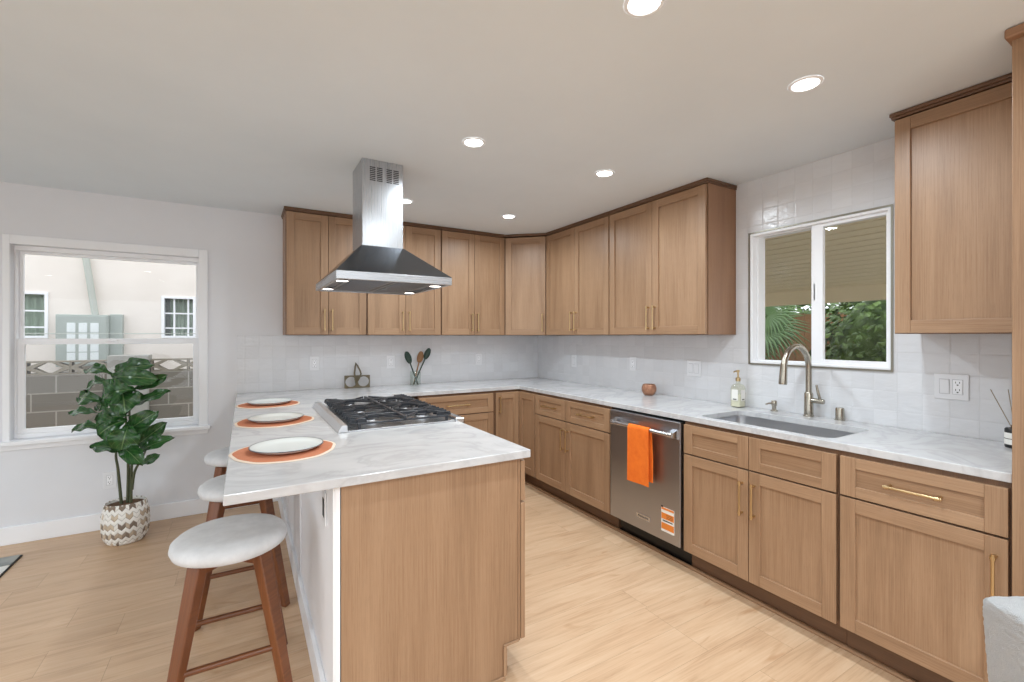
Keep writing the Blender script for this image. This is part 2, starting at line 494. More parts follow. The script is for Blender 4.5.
# ------------------------------------------------------------------ the room
XW, YW, ZC = 2.851, 4.265, 2.386           # right wall, back wall, ceiling
XL, YF = -4.3, -3.6                        # left wall, wall behind the camera
T = .13
struct(MB().box(XL - T, XW + T, YF - T, YW + T, -.12, 0).build('floor', 'floor'))
struct(MB().box(XL - T, XW + T, YF - T, YW + T, ZC, ZC + .2).build('ceiling', 'ceiling_paint'))
W1 = (-1.332, -.306, .684, 1.985)           # window 1 opening x0 x1 z0 z1
struct(MB().slab(rect(XL - T, XW + T, 0, ZC), [rect(*W1)], YW, YW + T, 'xz').build('wall_back', 'wall_paint'))
W2 = (1.017, 1.767, 1.200, 2.036)          # window 2 opening y0 y1 z0 z1
struct(MB().slab(rect(YF, YW, 0, ZC), [rect(*W2)], XW, XW + T, 'yz').build('wall_right', 'wall_paint'))
struct(MB().slab(rect(YF, YW, 0, ZC), [rect(-3.2, 3.0, .0, 2.2)], XL - T, XL, 'yz').build('wall_left', 'wall_paint'))
struct(MB().slab(rect(XL - T, XW + T, 0, ZC), [rect(-3.8, 2.2, .0, 2.2)], YF - T, YF, 'xz').build('wall_front', 'wall_paint'))
for nm, b in (('fill_window_3', ('y', -3.2, 3.0, XL)), ('fill_window_4', ('x', -3.8, 2.2, YF))):  # unseen glazed openings, added and widened to let in fill daylight
    ax, a0, a1, c = b
    hs = [rect(a0 + .07, (a0 + a1) / 2 - .03, .08, 2.13), rect((a0 + a1) / 2 + .03, a1 - .07, .08, 2.13)]
    fr = MB().slab(rect(a0, a1, 0, 2.2), hs, c - .09, c - .03, 'yz' if ax == 'y' else 'xz').build(nm, 'white_vinyl', bevel=.003)
    struct(fr)
    for h in hs: MB().slab([(p[0], p[1]) for p in rect(h[0][0] - .01, h[1][0] + .01, .07, 2.14)], [], c - .065, c - .060, 'yz' if ax == 'y' else 'xz').build('pane', 'pane', fr)
# baseboard on the back wall, left of the peninsula
bb = MB().box(XL, .27, YW - .014, YW, 0, .118, 'x').build('baseboard_back', 'white_paint', bevel=.004); struct(bb)
# tile
TT = .008
struct(MB().slab(rect(-.054, XW, .914, 1.380), [], YW - TT, YW, 'xz').build('trim_1', 'tile'))
struct(MB().slab([(.30, .914), (YW - TT, .914), (YW - TT, 1.380), (1.86, 1.380), (1.86, ZC), (.30, ZC)], [rect(*W2)], XW - TT, XW, 'yz').build('trim_2', 'tile'))

# window 1: white double hung window with casing, stool and apron
def window_one():
    x0, x1, z0, z1 = W1
    w = MB().slab(rect(x0, x1, z0, z1), [rect(x0 + .012, x1 - .008, z0 + .03, z1 - .03)], YW + .05, YW + T, 'xz').build('window_1', 'white_vinyl', bevel=.003)
    struct(w)
    cs = MB()
    cs.box(x0 - .035, x0, YW - .016, YW, z0 - .02, z1 + .06); cs.box(x1, x1 + .058, YW - .016, YW, z0 - .02, z1 + .06)
    cs.box(x0, x1, YW - .016, YW, z1, z1 + .06, 'x'); cs.build('casing', 'white_paint', w, bevel=.004)
    st = MB().box(x0 - .065, x1 + .075, YW - .05, YW + .05, z0 - .028, z0 - .002, 'x').box(x0 - .05, x1 + .06, YW - .014, YW, z0 - .065, z0 - .028, 'x')
    st.build('sill', 'white_paint', w, bevel=.004)
    zm = 1.335
    # upper sash sits outside, lower sash inside
    for nm, a, b, c, d, y, r in (('upper_sash', x0 + .012, x1 - .008, zm - .01, z1 - .03, YW + .095, .018), ('lower_sash', x0 + .012, x1 - .008, z0 + .03, zm + .022, YW + .06, .034)):
        f = MB().slab(rect(a, b, c, d), [rect(a + r, b - r, c + (r if nm == 'upper_sash' else .03), d - (r if nm == 'upper_sash' else .04))], y, y + .03, 'xz').build(nm, 'white_vinyl', w, bevel=.002)
        MB().box(a + r - .004, b - r + .004, y + .012, y + .017, c + r - .012, d - r + .004).build('pane', 'pane', f)
    MB().box(-.86, -.80, YW + .045, YW + .06, zm + .004, zm + .02).build('sash_lock', 'white_vinyl', w, bevel=.003)
window_one()

# window 2: white slider over the sink
def window_two():
    y0, y1, z0, z1 = W2
    w = MB().slab(rect(y0, y1, z0, z1), [rect(y0 + .014, y1 - .018, z0 + .014, z1 - .016)], XW - .012, XW + T, 'yz').build('window_2', 'white_vinyl', bevel=.003)
    struct(w)
    MB().slab(rect(y0 - .009, y1 + .009, z0 - .009, z1 + .009), [rect(y0, y1, z0, z1)], XW - .016, XW - .004, 'yz').build('edge_strip', 'edge_trim', w)
    ym = 1.37
    for nm, a, b, x, ha, hb, c in (('fixed_sash', ym + .036, y1 - .018, XW + .034, .012, .010, .008), ('sliding_sash', y0 + .014, ym + .030, XW + .004, .012, .058, .026)):
        f = MB().slab(rect(a, b, z0 + .014, z1 - .016), [rect(a + ha, b - hb, z0 + .014 + c, z1 - .016 - c * .7)], x, x + .028, 'yz').build(nm, 'white_vinyl', w, bevel=.002)
        MB().box(x + .012, x + .017, a + .006, b - .006, z0 + .020, z1 - .022).build('pane', 'pane', f)
    MB().box(XW + .004, XW + .014, ym + .012, ym + .022, 1.58, 1.68).build('latch', 'white_vinyl', w, bevel=.002)
window_two()

# ------------------------------------------------------------------ cabinets
def pull(parent, p, length, axis, proud=.028, mat='brass'):
    """bar pull on a door or drawer front; p its middle on the front surface (local), front faces -y"""
    m = MB(); x, y, z = p; h = length / 2; r = .0052
    e = (h, 0) if axis == 'x' else (0, h)
    m.tube([(x - e[0], y - proud, z - e[1]), (x + e[0], y - proud, z + e[1])], r, 10)
    k = .86
    for s in (-k, k):
        q = (x + s * e[0], z + s * e[1])
        m.tube([(q[0], y + .002, q[1]), (q[0], y - proud, q[1])], [.0065, .005], 10)
        m.tube([(q[0] - (.006 if axis == 'x' else 0), y - proud, q[1] - (.006 if axis == 'z' else 0)), (q[0] + (.006 if axis == 'x' else 0), y - proud, q[1] + (.006 if axis == 'z' else 0))], .0078, 10)
    return m.build('handle', mat, parent, world=False, smooth=40)

def shaker(parent, name, x0, x1, z0, z1, th=.02, st=.057, rl=None, y=0):
    """five piece shaker front with a stepped recessed panel, back at local y, front at y - th"""
    rl = rl or st; m = MB(); f = y - th
    m.box(x0, x0 + st, f, y, z0, z1, 'z'); m.box(x1 - st, x1, f, y, z0, z1, 'z')
    m.box(x0 + st, x1 - st, f, y, z1 - rl, z1, 'x'); m.box(x0 + st, x1 - st, f, y, z0, z0 + rl, 'x')
    m.box(x0 + st - .004, x1 - st + .004, f + .010, y - .002, z0 + rl - .004, z1 - rl + .004, 'z' if (z1 - z0) > .25 else 'x')
    return m.build(name, 'cabinet_wood', parent, world=False, bevel=.0018)

def carcass(t, W, D, z0, z1, side='side_wood'):
    m = MB(); m.box(0, W, .0, D, z0, z1, 'z')
    return m.build('body', side, t, world=False, bevel=.001)

def face_frame(t, W, z0, z1):
    m = MB(); s = .014
    m.box(.0005, s, -.0012, .0, z0 + .0005, z1 - .0005, 'z'); m.box(W - s, W - .0005, -.0012, 0, z0 + .0005, z1 - .0005, 'z')
    m.box(s, W - s, -.0012, 0, z1 - .03, z1 - .0005, 'x'); m.box(s, W - s, -.0012, 0, z0 + .0005, z0 + s, 'x')
    m.box(W / 2 - .02, W / 2 + .02, -.0012, 0, z0 + s, z1 - .03, 'z')
    return m.build('face_frame', 'carcass_and_crown_shade', t, world=False)

def crown(t, W, D, z1, left=False, right=False):
    m = MB(); p = .027
    a = -.012 if left else 0; b = W + .012 if right else W
    m.box(a, b, -p, D, z1 - .016, z1, 'x')
    m.box(a + (.005 if left else 0), b - (.005 if right else 0), -p + .006, D, z1 - .028, z1 - .016, 'x')
    return m.build('crown_moulding', 'carcass_and_crown_shade', t, world=False, bevel=.003)  # crown is door wood, its shade put into the darker colour

ZU, ZUT = 1.384, 2.384
def upper(label, loc, rz, W, D, splits, handles, left=False, right=False, group='upper wall cabinets'):
    t = thing('wall_cabinet', label, 'cabinet', (loc[0], loc[1], 0), rz, group)
    carcass(t, W, D, ZU, ZUT - .028); face_frame(t, W, ZU, ZUT - .028); crown(t, W, D, ZUT, left, right)
    xs = [.006] + splits + [W - .006]
    for i in range(len(xs) - 1):
        a, b = xs[i] + (.0015 if i else 0), xs[i + 1] - (.0015 if i + 2 < len(xs) else 0)
        d = shaker(t, 'door', a, b, ZU + .003, ZUT - .034)
        h = handles[i]
        if h: pull(d, ((b - .028) if h == 'r' else (a + .028), -.02, 1.508), .175, 'z')
    return t
YB = 3.957     # carcass front of the back wall uppers
XB = 2.560     # carcass front of the right wall uppers
DB, DR = YW - TT - YB - .001, XW - TT - XB - .001
g = 'upper wall cabinets'
UD = YW - YB - .001
upper('double door oak wall cabinet at the far left end of the back wall', (.275, YB), 0, .617, UD, [.311], ['r', 'l'], left=True)
upper('double door oak wall cabinet on the back wall half hidden behind the range hood', (.893, YB), 0, .668, UD, [.334], ['r', 'l'])
upper('double door oak wall cabinet on the back wall just right of the range hood', (1.562, YB), 0, .674, UD, [.338], ['r', 'l'])
XUR = XW - XB - .001
upper('double door oak wall cabinet on the right wall next to the corner cabinet', (XB, 3.667), R(-90), .894, XUR, [.446], ['r', 'l'])
upper('double door oak wall cabinet on the right wall just left of the sink window', (XB, 2.772), R(-90), .900, XUR, [.450], ['r', 'l'], right=True)
upper('single door oak wall cabinet hanging right of the sink window', (XB, .903), R(-90), .440, XUR, [], [None], left=True)
# diagonal corner upper
def corner_upper():
    a = Vector((2.239, YB, 0)); b = Vector((XB, 3.669, 0)); d = b - a; L = d.length; rz = math.atan2(d.y, d.x)
    t = thing('corner_wall_cabinet', 'single door oak wall cabinet set diagonally across the corner', 'cabinet', a, rz, g)
    inv = Matrix.Rotation(-rz, 3, 'Z')
    def loc(x, y): q = inv @ Vector((x - a.x, y - a.y, 0)); return (q.x, q.y)
    poly = [loc(2.239, YB), loc(XB, 3.669), loc(XW - .001, 3.669), loc(XW - .001, YW - .001), loc(2.239, YW - .001)]
    MB().slab(poly, [], ZU, ZUT - .028).build('body', 'side_wood', t, world=False)
    face_frame(t, L, ZU, ZUT - .028)
    d_ = shaker(t, 'door', .016, L - .016, ZU + .003, ZUT - .034)
    pull(d_, (L - .045, -.02, 1.508), .175, 'z')
    n = .027; k = .012
    MB().slab([(k, -n), (L - k, -n), (L - .0, 0), poly[2], poly[3], poly[4], (0, 0)], [], ZUT - .022, ZUT).build('crown_moulding', 'carcass_and_crown_shade', t, world=False, bevel=.003)  # same wood as the door, darkened to paint in the shade
corner_upper()

ZB0, ZB1 = .125, .880
def base(name, label, loc, rz, W, D, group='base cabinets'):
    t = thing(name, label, 'cabinet', (loc[0], loc[1], 0), rz, group)
    carcass(t, W, D, ZB0, ZB1, 'carcass_and_crown_shade')
    MB().box(0, W, .062, .08, 0, ZB0, 'x').build('toe_kick', 'carcass_and_crown_shade', t, world=False)
    return t
def drawer(t, x0, x1, z0, z1, hl=.17, handle=True, rl=.045):
    d = shaker(t, 'drawer', x0, x1, z0, z1, rl=rl)
    if handle: pull(d, ((x0 + x1) / 2, -.02 + .010, (z0 + z1) / 2), hl, 'x', proud=.036)
    return d
def door(t, x0, x1, z0, z1, h=None, hz=.548):
    d = shaker(t, 'door', x0, x1, z0, z1)
    if h: pull(d, ((x1 - .03) if h == 'r' else (x0 + .03), -.02, hz), .175, 'z')
    return d
XF = 2.218     # carcass front of the right run
DF = XW - XF - .001
ZD0, ZD1, ZS0, ZS1 = .698, .862, .130, .690
t = base('base_cabinet', 'oak base cabinet with two drawers over two doors between corner and dishwasher', (XF, 3.345), R(-90), .957, DF)
W = .957
drawer(t, .008, .445, ZD0, ZD1, .175); drawer(t, .449, W - .006, ZD0, ZD1, .175)
door(t, .008, .445, ZS0, ZS1, 'r'); door(t, .449, W - .006, ZS0, ZS1, 'l')
t = base('sink_cabinet', 'oak sink base cabinet with two false drawer fronts over two doors', (XF, 1.776), R(-90), .800, DF)
W = .800
# the sink basin drops into this box: rebuild the body as an open top shell
bpy.data.objects.remove(t.children[0])
m = MB(); m.box(0, .018, 0, DF, ZB0, ZB1); m.box(W - .018, W, 0, DF, ZB0, ZB1); m.box(.018, W - .018, 0, DF, ZB0, ZB0 + .018, 'x')
m.box(.018, W - .018, 0, .018, ZB0 + .018, ZB1, 'x'); m.box(.018, W - .018, DF - .01, DF, ZB0 + .018, ZB1, 'x')
m.build('body', 'carcass_and_crown_shade', t, world=False)
drawer(t, .006, .397, ZD0, ZD1, handle=False); drawer(t, .401, W - .006, ZD0, ZD1, handle=False)
door(t, .006, .397, ZS0, ZS1, 'r'); door(t, .401, W - .006, ZS0, ZS1, 'l')
t = base('base_cabinet', 'oak base cabinet with one wide drawer over one wide door at right end of run', (XF, .9745), R(-90), .512, DF)
W = .512
drawer(t, .008, W - .006, ZD0, ZD1, .175); door(t, .008, W - .006, ZS0, ZS1, 'r', .55)
# back run
YBF = 3.630
DBF = YW - YBF - .001
t = base('drawer_cabinet', 'oak three drawer base cabinet on the back wall behind the cooktop', (1.232, YBF), 0, .704, DBF)
W = .704
drawer(t, .006, W - .006, ZD0, ZD1, .22); drawer(t, .006, W - .006, .420, .690, .22, rl=.057); drawer(t, .006, W - .006, ZS0, .412, .22, rl=.057)
t = thing('corner_base_cabinet', 'oak corner base cabinet with folding door wrapping the inside corner', 'cabinet', (1.937, YBF, 0), 0, 'base cabinets')
MB().slab([(0, 0), (.281, 0), (.281, -.284), (XW - 1.938, -.284), (XW - 1.938, DBF), (0, DBF)], [], ZB0, ZB1).build('body', 'carcass_and_crown_shade', t, world=False)
MB().slab([(0, .062), (.343, .062), (.343, -.284), (.36, -.284), (.36, .08), (0, .08)], [], 0, ZB0).build('toe_kick', 'carcass_and_crown_shade', t, world=False)
d_ = shaker(t, 'door', .02, .259, ZS0, ZD1)
pull(d_, (.052, -.02, .755), .15, 'z')
m = MB(); f0, f1 = .281, .261
a0, a1 = -.278, -.022
m.box(f1, f0, a0, a0 + .05, ZS0, ZD1, 'z'); m.box(f1, f0, a1 - .05, a1, ZS0, ZD1, 'z')
m.box(f1, f0, a0 + .05, a1 - .05, ZD1 - .057, ZD1, 'y'); m.box(f1, f0, a0 + .05, a1 - .05, ZS0, ZS0 + .057, 'y')
m.box(f1 + .01, f0 - .002, a0 + .046, a1 - .046, ZS0 + .05, ZD1 - .05, 'z')
m.build('door', 'cabinet_wood', t, world=False, bevel=.0018)
# quarter round along the toe kicks
struct(MB().box(XF + .040, XF + .0615, .46, 3.57, 0, .02, 'y').box(1.05, XF + .0615, 3.57, 3.5915, 0, .02, 'x').build('trim_3', 'cabinet_wood', bevel=.008, seg=3))

# peninsula cabinets (fronts face the sink side, +x)
XP = .978
DP = XP - .275
def pen(name, label, y0, y1):
    t = thing(name, label, 'cabinet', (XP, y0, 0), R(90), 'peninsula cabinets')
    carcass(t, y1 - y0, DP, ZB0, ZB1, 'carcass_and_crown_shade')
    MB().box(0, y1 - y0, .082, .1, 0, ZB0, 'x').build('toe_kick', 'carcass_and_crown_shade', t, world=False)
    return t, y1 - y0
t, W = pen('peninsula_cabinet', 'oak peninsula cabinet whose plain wood end panel faces the camera', 1.602, 2.262)
drawer(t, -.012, W - .005, ZD0, ZD1, .2); door(t, -.012, W / 2 - .002, ZS0, ZS1, 'r'); door(t, W / 2 + .002, W - .005, ZS0, ZS1, 'l')
# end panel with toe notch (local frame: x=0 is the end, local y runs to -x world)
MB().slab([(.021, ZB1), (DP, ZB1), (DP, 0), (.082, 0), (.082, .135), (.021, .135)], [], -.020, -.0015, 'yz').build('end_panel', 'end_panel' if 'end_panel' in M else 'cabinet_wood', t, world=False, bevel=.001)
MB().box(-.010, 0, .0015, .014, ZB0, ZB1).build('face_frame', 'cabinet_wood', t, world=False, bevel=.001)
MB().box(-.030, -.0205, .082, DP, 0, .018, 'y').box(-.0295, -.0205, .075, .090, .018, .135).box(-.0295, -.0205, .018, .090, .135, .143, 'y').build('shoe_moulding', 'cabinet_wood', t, world=False, bevel=.003)
t, W = pen('cooktop_cabinet', 'oak peninsula cabinet standing under the gas cooktop', 2.263, 3.197)
bpy.data.objects.remove(t.children[0])
MB().box(0, W, 0, DP, ZB0, .74).build('body', 'carcass_and_crown_shade', t, world=False)
door(t, .006, W / 2 - .002, ZS0, .72, 'r'); door(t, W / 2 + .002, W - .006, ZS0, .72, 'l')
t, W = pen('blind_corner_cabinet', 'oak blind cabinet joining the peninsula to the back wall', 3.198, 3.625)
shaker(t, 'filler_panel', .006, W - .006, ZS0, ZD1)
# white panelled back of the peninsula (stool side)
t = thing('peninsula_back_panel', 'white panelled back of the peninsula facing the bar stools', 'panel', (.262, 1.60, 0), 0)
XV = .250
MB().box(XV + .006, .272, 1.583, YW - .016, 0, ZB1).build('panel', 'white_paint', t)
m = MB()
for y in (1.583, 2.62, 3.45, 4.10): m.box(XV, XV + .006, y, y + (.075 if y > 1.6 else .02), .118, ZB1)
m.box(XV, XV + .006, 1.603, 4.249, ZB1 - .03, ZB1, 'y')
m.build('stile', 'white_paint', t, bevel=.0015)
MB().box(XV - .012, XV + .006, 1.583, YW - .016, 0, .118, 'y').build('base_strip', 'white_paint', t, bevel=.004)

# pantry at the right edge
t = thing('pantry_cabinet', 'tall oak pantry cabinet cut off by the right edge of the photo', 'cabinet', (2.19, .458, 0), R(-90))
MB().box(0, .60, 0, XW - 2.19 - .001, 0, 2.352).build('body', 'cabinet_wood', t, world=False, bevel=.0015)
shaker(t, 'door', .05, .59, .13, 2.33)
MB().box(-.012, .61, -.03, XW - 2.19 - .001, 2.352, 2.384, 'x').build('crown_moulding', 'side_wood', t, world=False, bevel=.006)

# ------------------------------------------------------------------ worktops
CT0, CT1 = .882, .914
SX0, SX1, SY0, SY1 = 2.262, 2.664, 1.030, 1.722
o = MB().slab([(1.001, YW - .001 - TT), (1.001, 3.612), (2.205, 3.612), (2.205, .4605), (XW - .001 - TT, .4605), (XW - .001 - TT, YW - .001 - TT)], [rrect(SX0, SX1, SY0, SY1, .05)], CT0, CT1).build('countertop', 'stone', bevel=.003)
tag(o, 'white veined stone worktop running along back and right walls with sink cut-out', 'countertop')
CX0, CX1, CY0, CY1 = .385, 1.03, 2.265, 3.195
o = MB().slab([(-.054, 1.55), (1.0, 1.55), (1.0, CY0), (CX0 + .02, CY0), (CX0 + .02, CY1), (1.0, CY1), (1.0, YW - .001 - TT), (-.054, YW - .001 - TT)], [], CT0, CT1).build('countertop', 'stone', bevel=.003)
tag(o, 'white veined stone worktop of the peninsula under plates and cooktop', 'countertop')

# ------------------------------------------------------------------ sink and fittings
t = thing('sink', 'stainless steel undermount sink set in the worktop below the window', 'sink', (2.51, 1.376, CT0))
def sinkwall():
    m = MB(); o0 = rrect(SX0 - .012, SX1 + .012, SY0 - .012, SY1 + .012, .055); i0 = rrect(SX0 - .002, SX1 + .002, SY0 - .002, SY1 + .002, .05)
    i1 = rrect(SX0 + .006, SX1 - .006, SY0 + .006, SY1 - .006, .05); i2 = rrect(SX0 + .03, SX1 - .03, SY0 + .03, SY1 - .03, .05)
    rings = [(o0, CT0 - .001), (i0, CT0 - .001), (i1, CT0 - .19), (i2, CT0 - .215)]
    n = len(o0); vs = [(p[0], p[1], z) for r, z in rings for p in r]; fs = []; us = []
    for j in range(len(rings) - 1):
        for i in range(n):
            k = (i + 1) % n; fs.append((j * n + i, j * n + k, (j + 1) * n + k, (j + 1) * n + i)); us.append([(vs[q][2], vs[q][0] + vs[q][1]) for q in fs[-1]])
    fs.append(tuple(3 * n + i for i in range(n))); us.append([(vs[q][0], vs[q][1]) for q in fs[-1]])
    m.add(vs, fs, us)
    o = m.build('basin', 'sink_steel', t, smooth=50, recalc=False)
    sd = o.modifiers.new('thickness', 'SOLIDIFY'); sd.thickness = .0015; sd.offset = -1
sinkwall()
MB().lathe([(.045, 0), (.045, .003), (.03, .004), (.0, .002)], (2.50, 1.376, CT0 - .2145), 24).build('drain', 'chrome', t, smooth=40)

t = thing('faucet', 'brushed nickel gooseneck faucet behind the sink', 'faucet', (2.790, 1.385, CT1))
fx, fy = 2.790, 1.385
MB().lathe([(0, 0), (.027, 0), (.027, .008), (.0235, .012), (.0225, .13), (.0165, .14), (0, .14)], (fx, fy, CT1), 24).build('body', 'nickel', t, smooth=40)
arc = [(fx, fy, CT1 + .13), (fx, fy, 1.19)] + [(fx - .128 + .128 * math.cos(a), fy, 1.19 + .128 * math.sin(a)) for a in [R(k * 12) for k in range(1, 15)]]
MB().tube(arc, .0155, 16).build('spout', 'nickel', t, smooth=40)
ex, ez = arc[-1][0], arc[-1][2]
MB().tube([(ex, fy, ez + .008), (ex - .005, fy, ez - .03), (ex - .012, fy, ez - .10), (ex - .0125, fy, ez - .106)], [.0165, .0185, .021, .0195], 18).build('spray_head', 'nickel', t, smooth=40)
m = MB().tube([(fx, fy - .018, 1.008), (fx, fy - .075, 1.006), (fx, fy - .08, 1.006)], [.015, .015, .013], 16)
m.tube([(fx, fy - .062, 1.012), (fx - .008, fy - .055, 1.05), (fx - .012, fy - .047, 1.098)], [.007, .0075, .006], 12)
m.build('lever', 'nickel', t, smooth=40)

t = thing('soap_pump', 'short nickel soap pump built into the worktop left of the faucet', 'soap dispenser', (2.800, 1.588, CT1))
MB().lathe([(0, 0), (.02, 0), (.02, .006), (.012, .012), (.012, .03), (.016, .036), (.016, .06), (.012, .066), (0, .066)], (2.80, 1.588, CT1), 20).build('body', 'nickel', t, smooth=40)
MB().tube([(2.80, 1.588, .964), (2.775, 1.605, .962), (2.758, 1.617, .955)], [.006, .0055, .0045], 10).build('nozzle', 'nickel', t, smooth=40)
o = MB().lathe([(0, 0), (.024, 0), (.024, .004), (.021, .006), (.021, .062), (.018, .068), (0, .068)], (2.812, 1.236, CT1), 24).build('sink_air_gap', 'nickel', smooth=40)
tag(o, 'small nickel air gap cap standing right of the faucet', 'air gap')

# soap bottle
t = thing('soap_bottle', 'clear glass soap bottle with brass pump at the left end of the sink', 'soap bottle', (2.762, 1.80, CT1))
bx, by = 2.762, 1.80
m = MB(); rings = [(.0, .030), (.006, .034), (.125, .034), (.145, .026), (.152, .012), (.172, .012)]
vs, fs = [], []
for z, h in rings: vs += [(bx + p[0], by + p[1], CT1 + z) for p in rrect(-h, h, -h, h, min(.010, h * .9), 3)]
n = len(vs) // len(rings)
for j in range(len(rings) - 1):
    for i in range(n): fs.append((j * n + i, j * n + (i + 1) % n, (j + 1) * n + (i + 1) % n, (j + 1) * n + i))
fs.append(tuple(range(n))[::-1]); m.add(vs, fs)
m.build('bottle', 'bottle_glass', t, smooth=40)
MB().slab(rrect(bx - .03, bx + .03, by - .03, by + .03, .008), [], CT1 + .006, CT1 + .085).build('soap', 'liquid', t)
m = MB().box(bx - .0355, bx - .0345, by - .022, by + .022, CT1 + .045, CT1 + .115).box(bx - .022, bx + .022, by - .0355, by - .0345, CT1 + .045, CT1 + .115)
m.build('label', 'label_white', t)
MB().box(bx - .0362, bx - .0355, by - .012, by + .012, CT1 + .05, CT1 + .056).build('print', 'print_dark', t)
MB().box(bx - .012, bx + .012, by - .0362, by - .0355, CT1 + .05, CT1 + .056).build('print', 'print_dark', t)
m = MB().lathe([(.0, .168), (.015, .168), (.015, .19), (.006, .194), (.005, .225), (.010, .226), (.010, .240), (0, .242)], (bx, by, CT1), 18)
m.tube([(bx, by, CT1 + .233), (bx - .03, by + .004, CT1 + .232), (bx - .038, by + .005, CT1 + .226)], .0042, 8)
m.build('pump', 'brass', t, smooth=40)

# copper bowl
o = MB().lathe([(0, 0), (.028, 0), (.044, .012), (.055, .036), (.056, .058), (.049, .078), (.044, .086), (.041, .085), (.046, .076), (.052, .056), (.05, .036), (.04, .016), (0, .012)], (2.72, 2.515, CT1), 32, fn=lambda a, j: 1 + .012 * math.sin(9 * a + j * 1.7)).build('copper_bowl', 'copper', smooth=50)
tag(o, 'small round hammered copper bowl alone on the right worktop', 'bowl')

# reed diffuser
t = thing('reed_diffuser', 'black reed diffuser jar with white label beside the pantry', 'diffuser', (2.735, .560, CT1))
dx, dy = 2.735, .560
MB().lathe([(0, 0), (.031, 0), (.033, .003), (.033, .076), (.03, .08), (.014, .082), (.014, .092), (.010, .092), (.010, .08), (0, .078)], (dx, dy, CT1), 28).build('jar', 'black_plastic', t, smooth=40)
MB().lathe([(.0337, .014), (.0337, .062)], (dx, dy, CT1), 28).build('label', 'label_white', t, smooth=40)
MB().lathe([(.0341, .036), (.0341, .039)], (dx, dy, CT1), 60).build('print', 'print_dark', t, smooth=40)
for ax, ay in ((-.02, .07), (.035, .03), (.0, -.06), (-.03, -.03), (.05, -.01)):
    MB().tube([(dx, dy, CT1 + .05), (dx + ax, dy + ay, CT1 + .235)], .0016, 6).build('reed', 'reed', t)

# ------------------------------------------------------------------ dishwasher, towel
t = thing('dishwasher', 'stainless steel dishwasher with bar handle between the oak base cabinets', 'dishwasher', (XF, 2.382, 0), R(-90))
W = .600
MB().box(.003, W - .003, .03, DF - .02, .10, .872).build('body', 'black_plastic', t, world=False)
MB().box(.006, W - .006, -.028, .028, .135, .868).build('door', 'dishwasher_steel', t, world=False, bevel=.004)
MB().box(.003, W - .003, .07, .10, 0, .10).build('toe_kick', 'black_plastic', t, world=False)
hb = MB().tube([(.075, -.075, .795), (W - .03, -.075, .795)], .0125, 16)
hb.tube([(.073, -.075, .795), (.097, -.075, .795)], .0165, 16); hb.tube([(W - .052, -.075, .795), (W - .028, -.075, .795)], .0165, 16)
for x in (.066, W - .058):
    hb.hexa([(x, -.075, .783), (x + .038, -.075, .783), (x + .038, -.027, .765), (x, -.027, .765)], [(x, -.075, .807), (x + .038, -.075, .807), (x + .038, -.027, .825), (x, -.027, .825)])
hb.build('handle', 'steel_smooth', t, world=False, smooth=40)
bd = MB().box(.252, .368, -.031, -.0275, .208, .238).build('badge', 'steel_smooth', t, world=False, bevel=.001)
def text_mesh(name, body, size, parent, loc, rot, mat):
    c = bpy.data.curves.new(name, 'FONT'); c.body = body; c.size = size; c.align_x = 'CENTER'; c.align_y = 'CENTER'; c.extrude = .0004
    o = bpy.data.objects.new(name, c); COL.objects.link(o)
    dg = bpy.context.evaluated_depsgraph_get(); me = bpy.data.meshes.new_from_object(o.evaluated_get(dg))
    bpy.data.objects.remove(o); me.materials.clear(); me.materials.append(M[mat])
    q = bpy.data.objects.new(name, me); COL.objects.link(q); q.parent = parent; q.location = loc; q.rotation_euler = rot
    return q
text_mesh('lettering', 'KitchenAid', .019, bd, (.310, -.0315, .223), (R(90), 0, 0), 'print_dark')
x0, x1, z0, z1 = .455, .552, .192, .338
st = MB().box(x0, x1, -.0290, -.0278, z0, z1).build('energy_sticker', 'label_white', t, world=False)
m = MB()
for a, b in ((.90, .985), (.52, .77), (.10, .36)): m.box(x0 + .002, x1 - .002, -.0296, -.0289, z0 + a * (z1 - z0), z0 + b * (z1 - z0))
m.build('orange_band', 'label_orange', st, world=False)
m = MB().box(x0 + .012, x1 - .012, -.0298, -.0289, z0 + .43 * (z1 - z0), z0 + .475 * (z1 - z0)).box(x0 - .001, x0 + .012, -.0300, -.0289, z1 - .002, z1 + .008)
for k in range(3): m.box(x0 + .04, x1 - .01, -.0300, -.0296, z0 + (.58 + .06 * k) * (z1 - z0), z0 + (.595 + .06 * k) * (z1 - z0))
m.build('print', 'print_dark', st, world=False)

def towel():
    xb, zb = XF - .075, .795
    def strip(y0, y1, x_sign, zend, seed):
        def fn(u, v):
            y = y0 + (y1 - y0) * u
            w = .003 * math.sin(u * 7 + seed + v * 2) * min(1, v * 3)
            return y, w
        return fn
    m = MB(); rr = .0175
    def fn(u, v):
        y = 2.146 - .172 * u
        Lf, La, Lb = .345, math.pi * rr, .32
        s = v * (Lf + La + Lb); wob = .004 * math.sin(u * 5 + 1) * (1 - min(1, s / Lf))
        if s < Lf: return (xb - rr - wob - .001, y, zb - Lf + s)
        if s < Lf + La:
            a = (s - Lf) / rr; return (xb - rr * math.cos(a), y, zb + rr * math.sin(a))
        q = s - Lf - La
        return (xb + rr + .003 * math.sin(u * 4) * q / Lb - .002, y - .012 * min(1, q * 6), zb - q)
    m.grid(fn, 14, 46, .006)
    o = m.build('hand_towel', 'orange_towel', smooth=60)
    tag(o, 'orange hand towel folded over the dishwasher handle', 'towel')
towel()

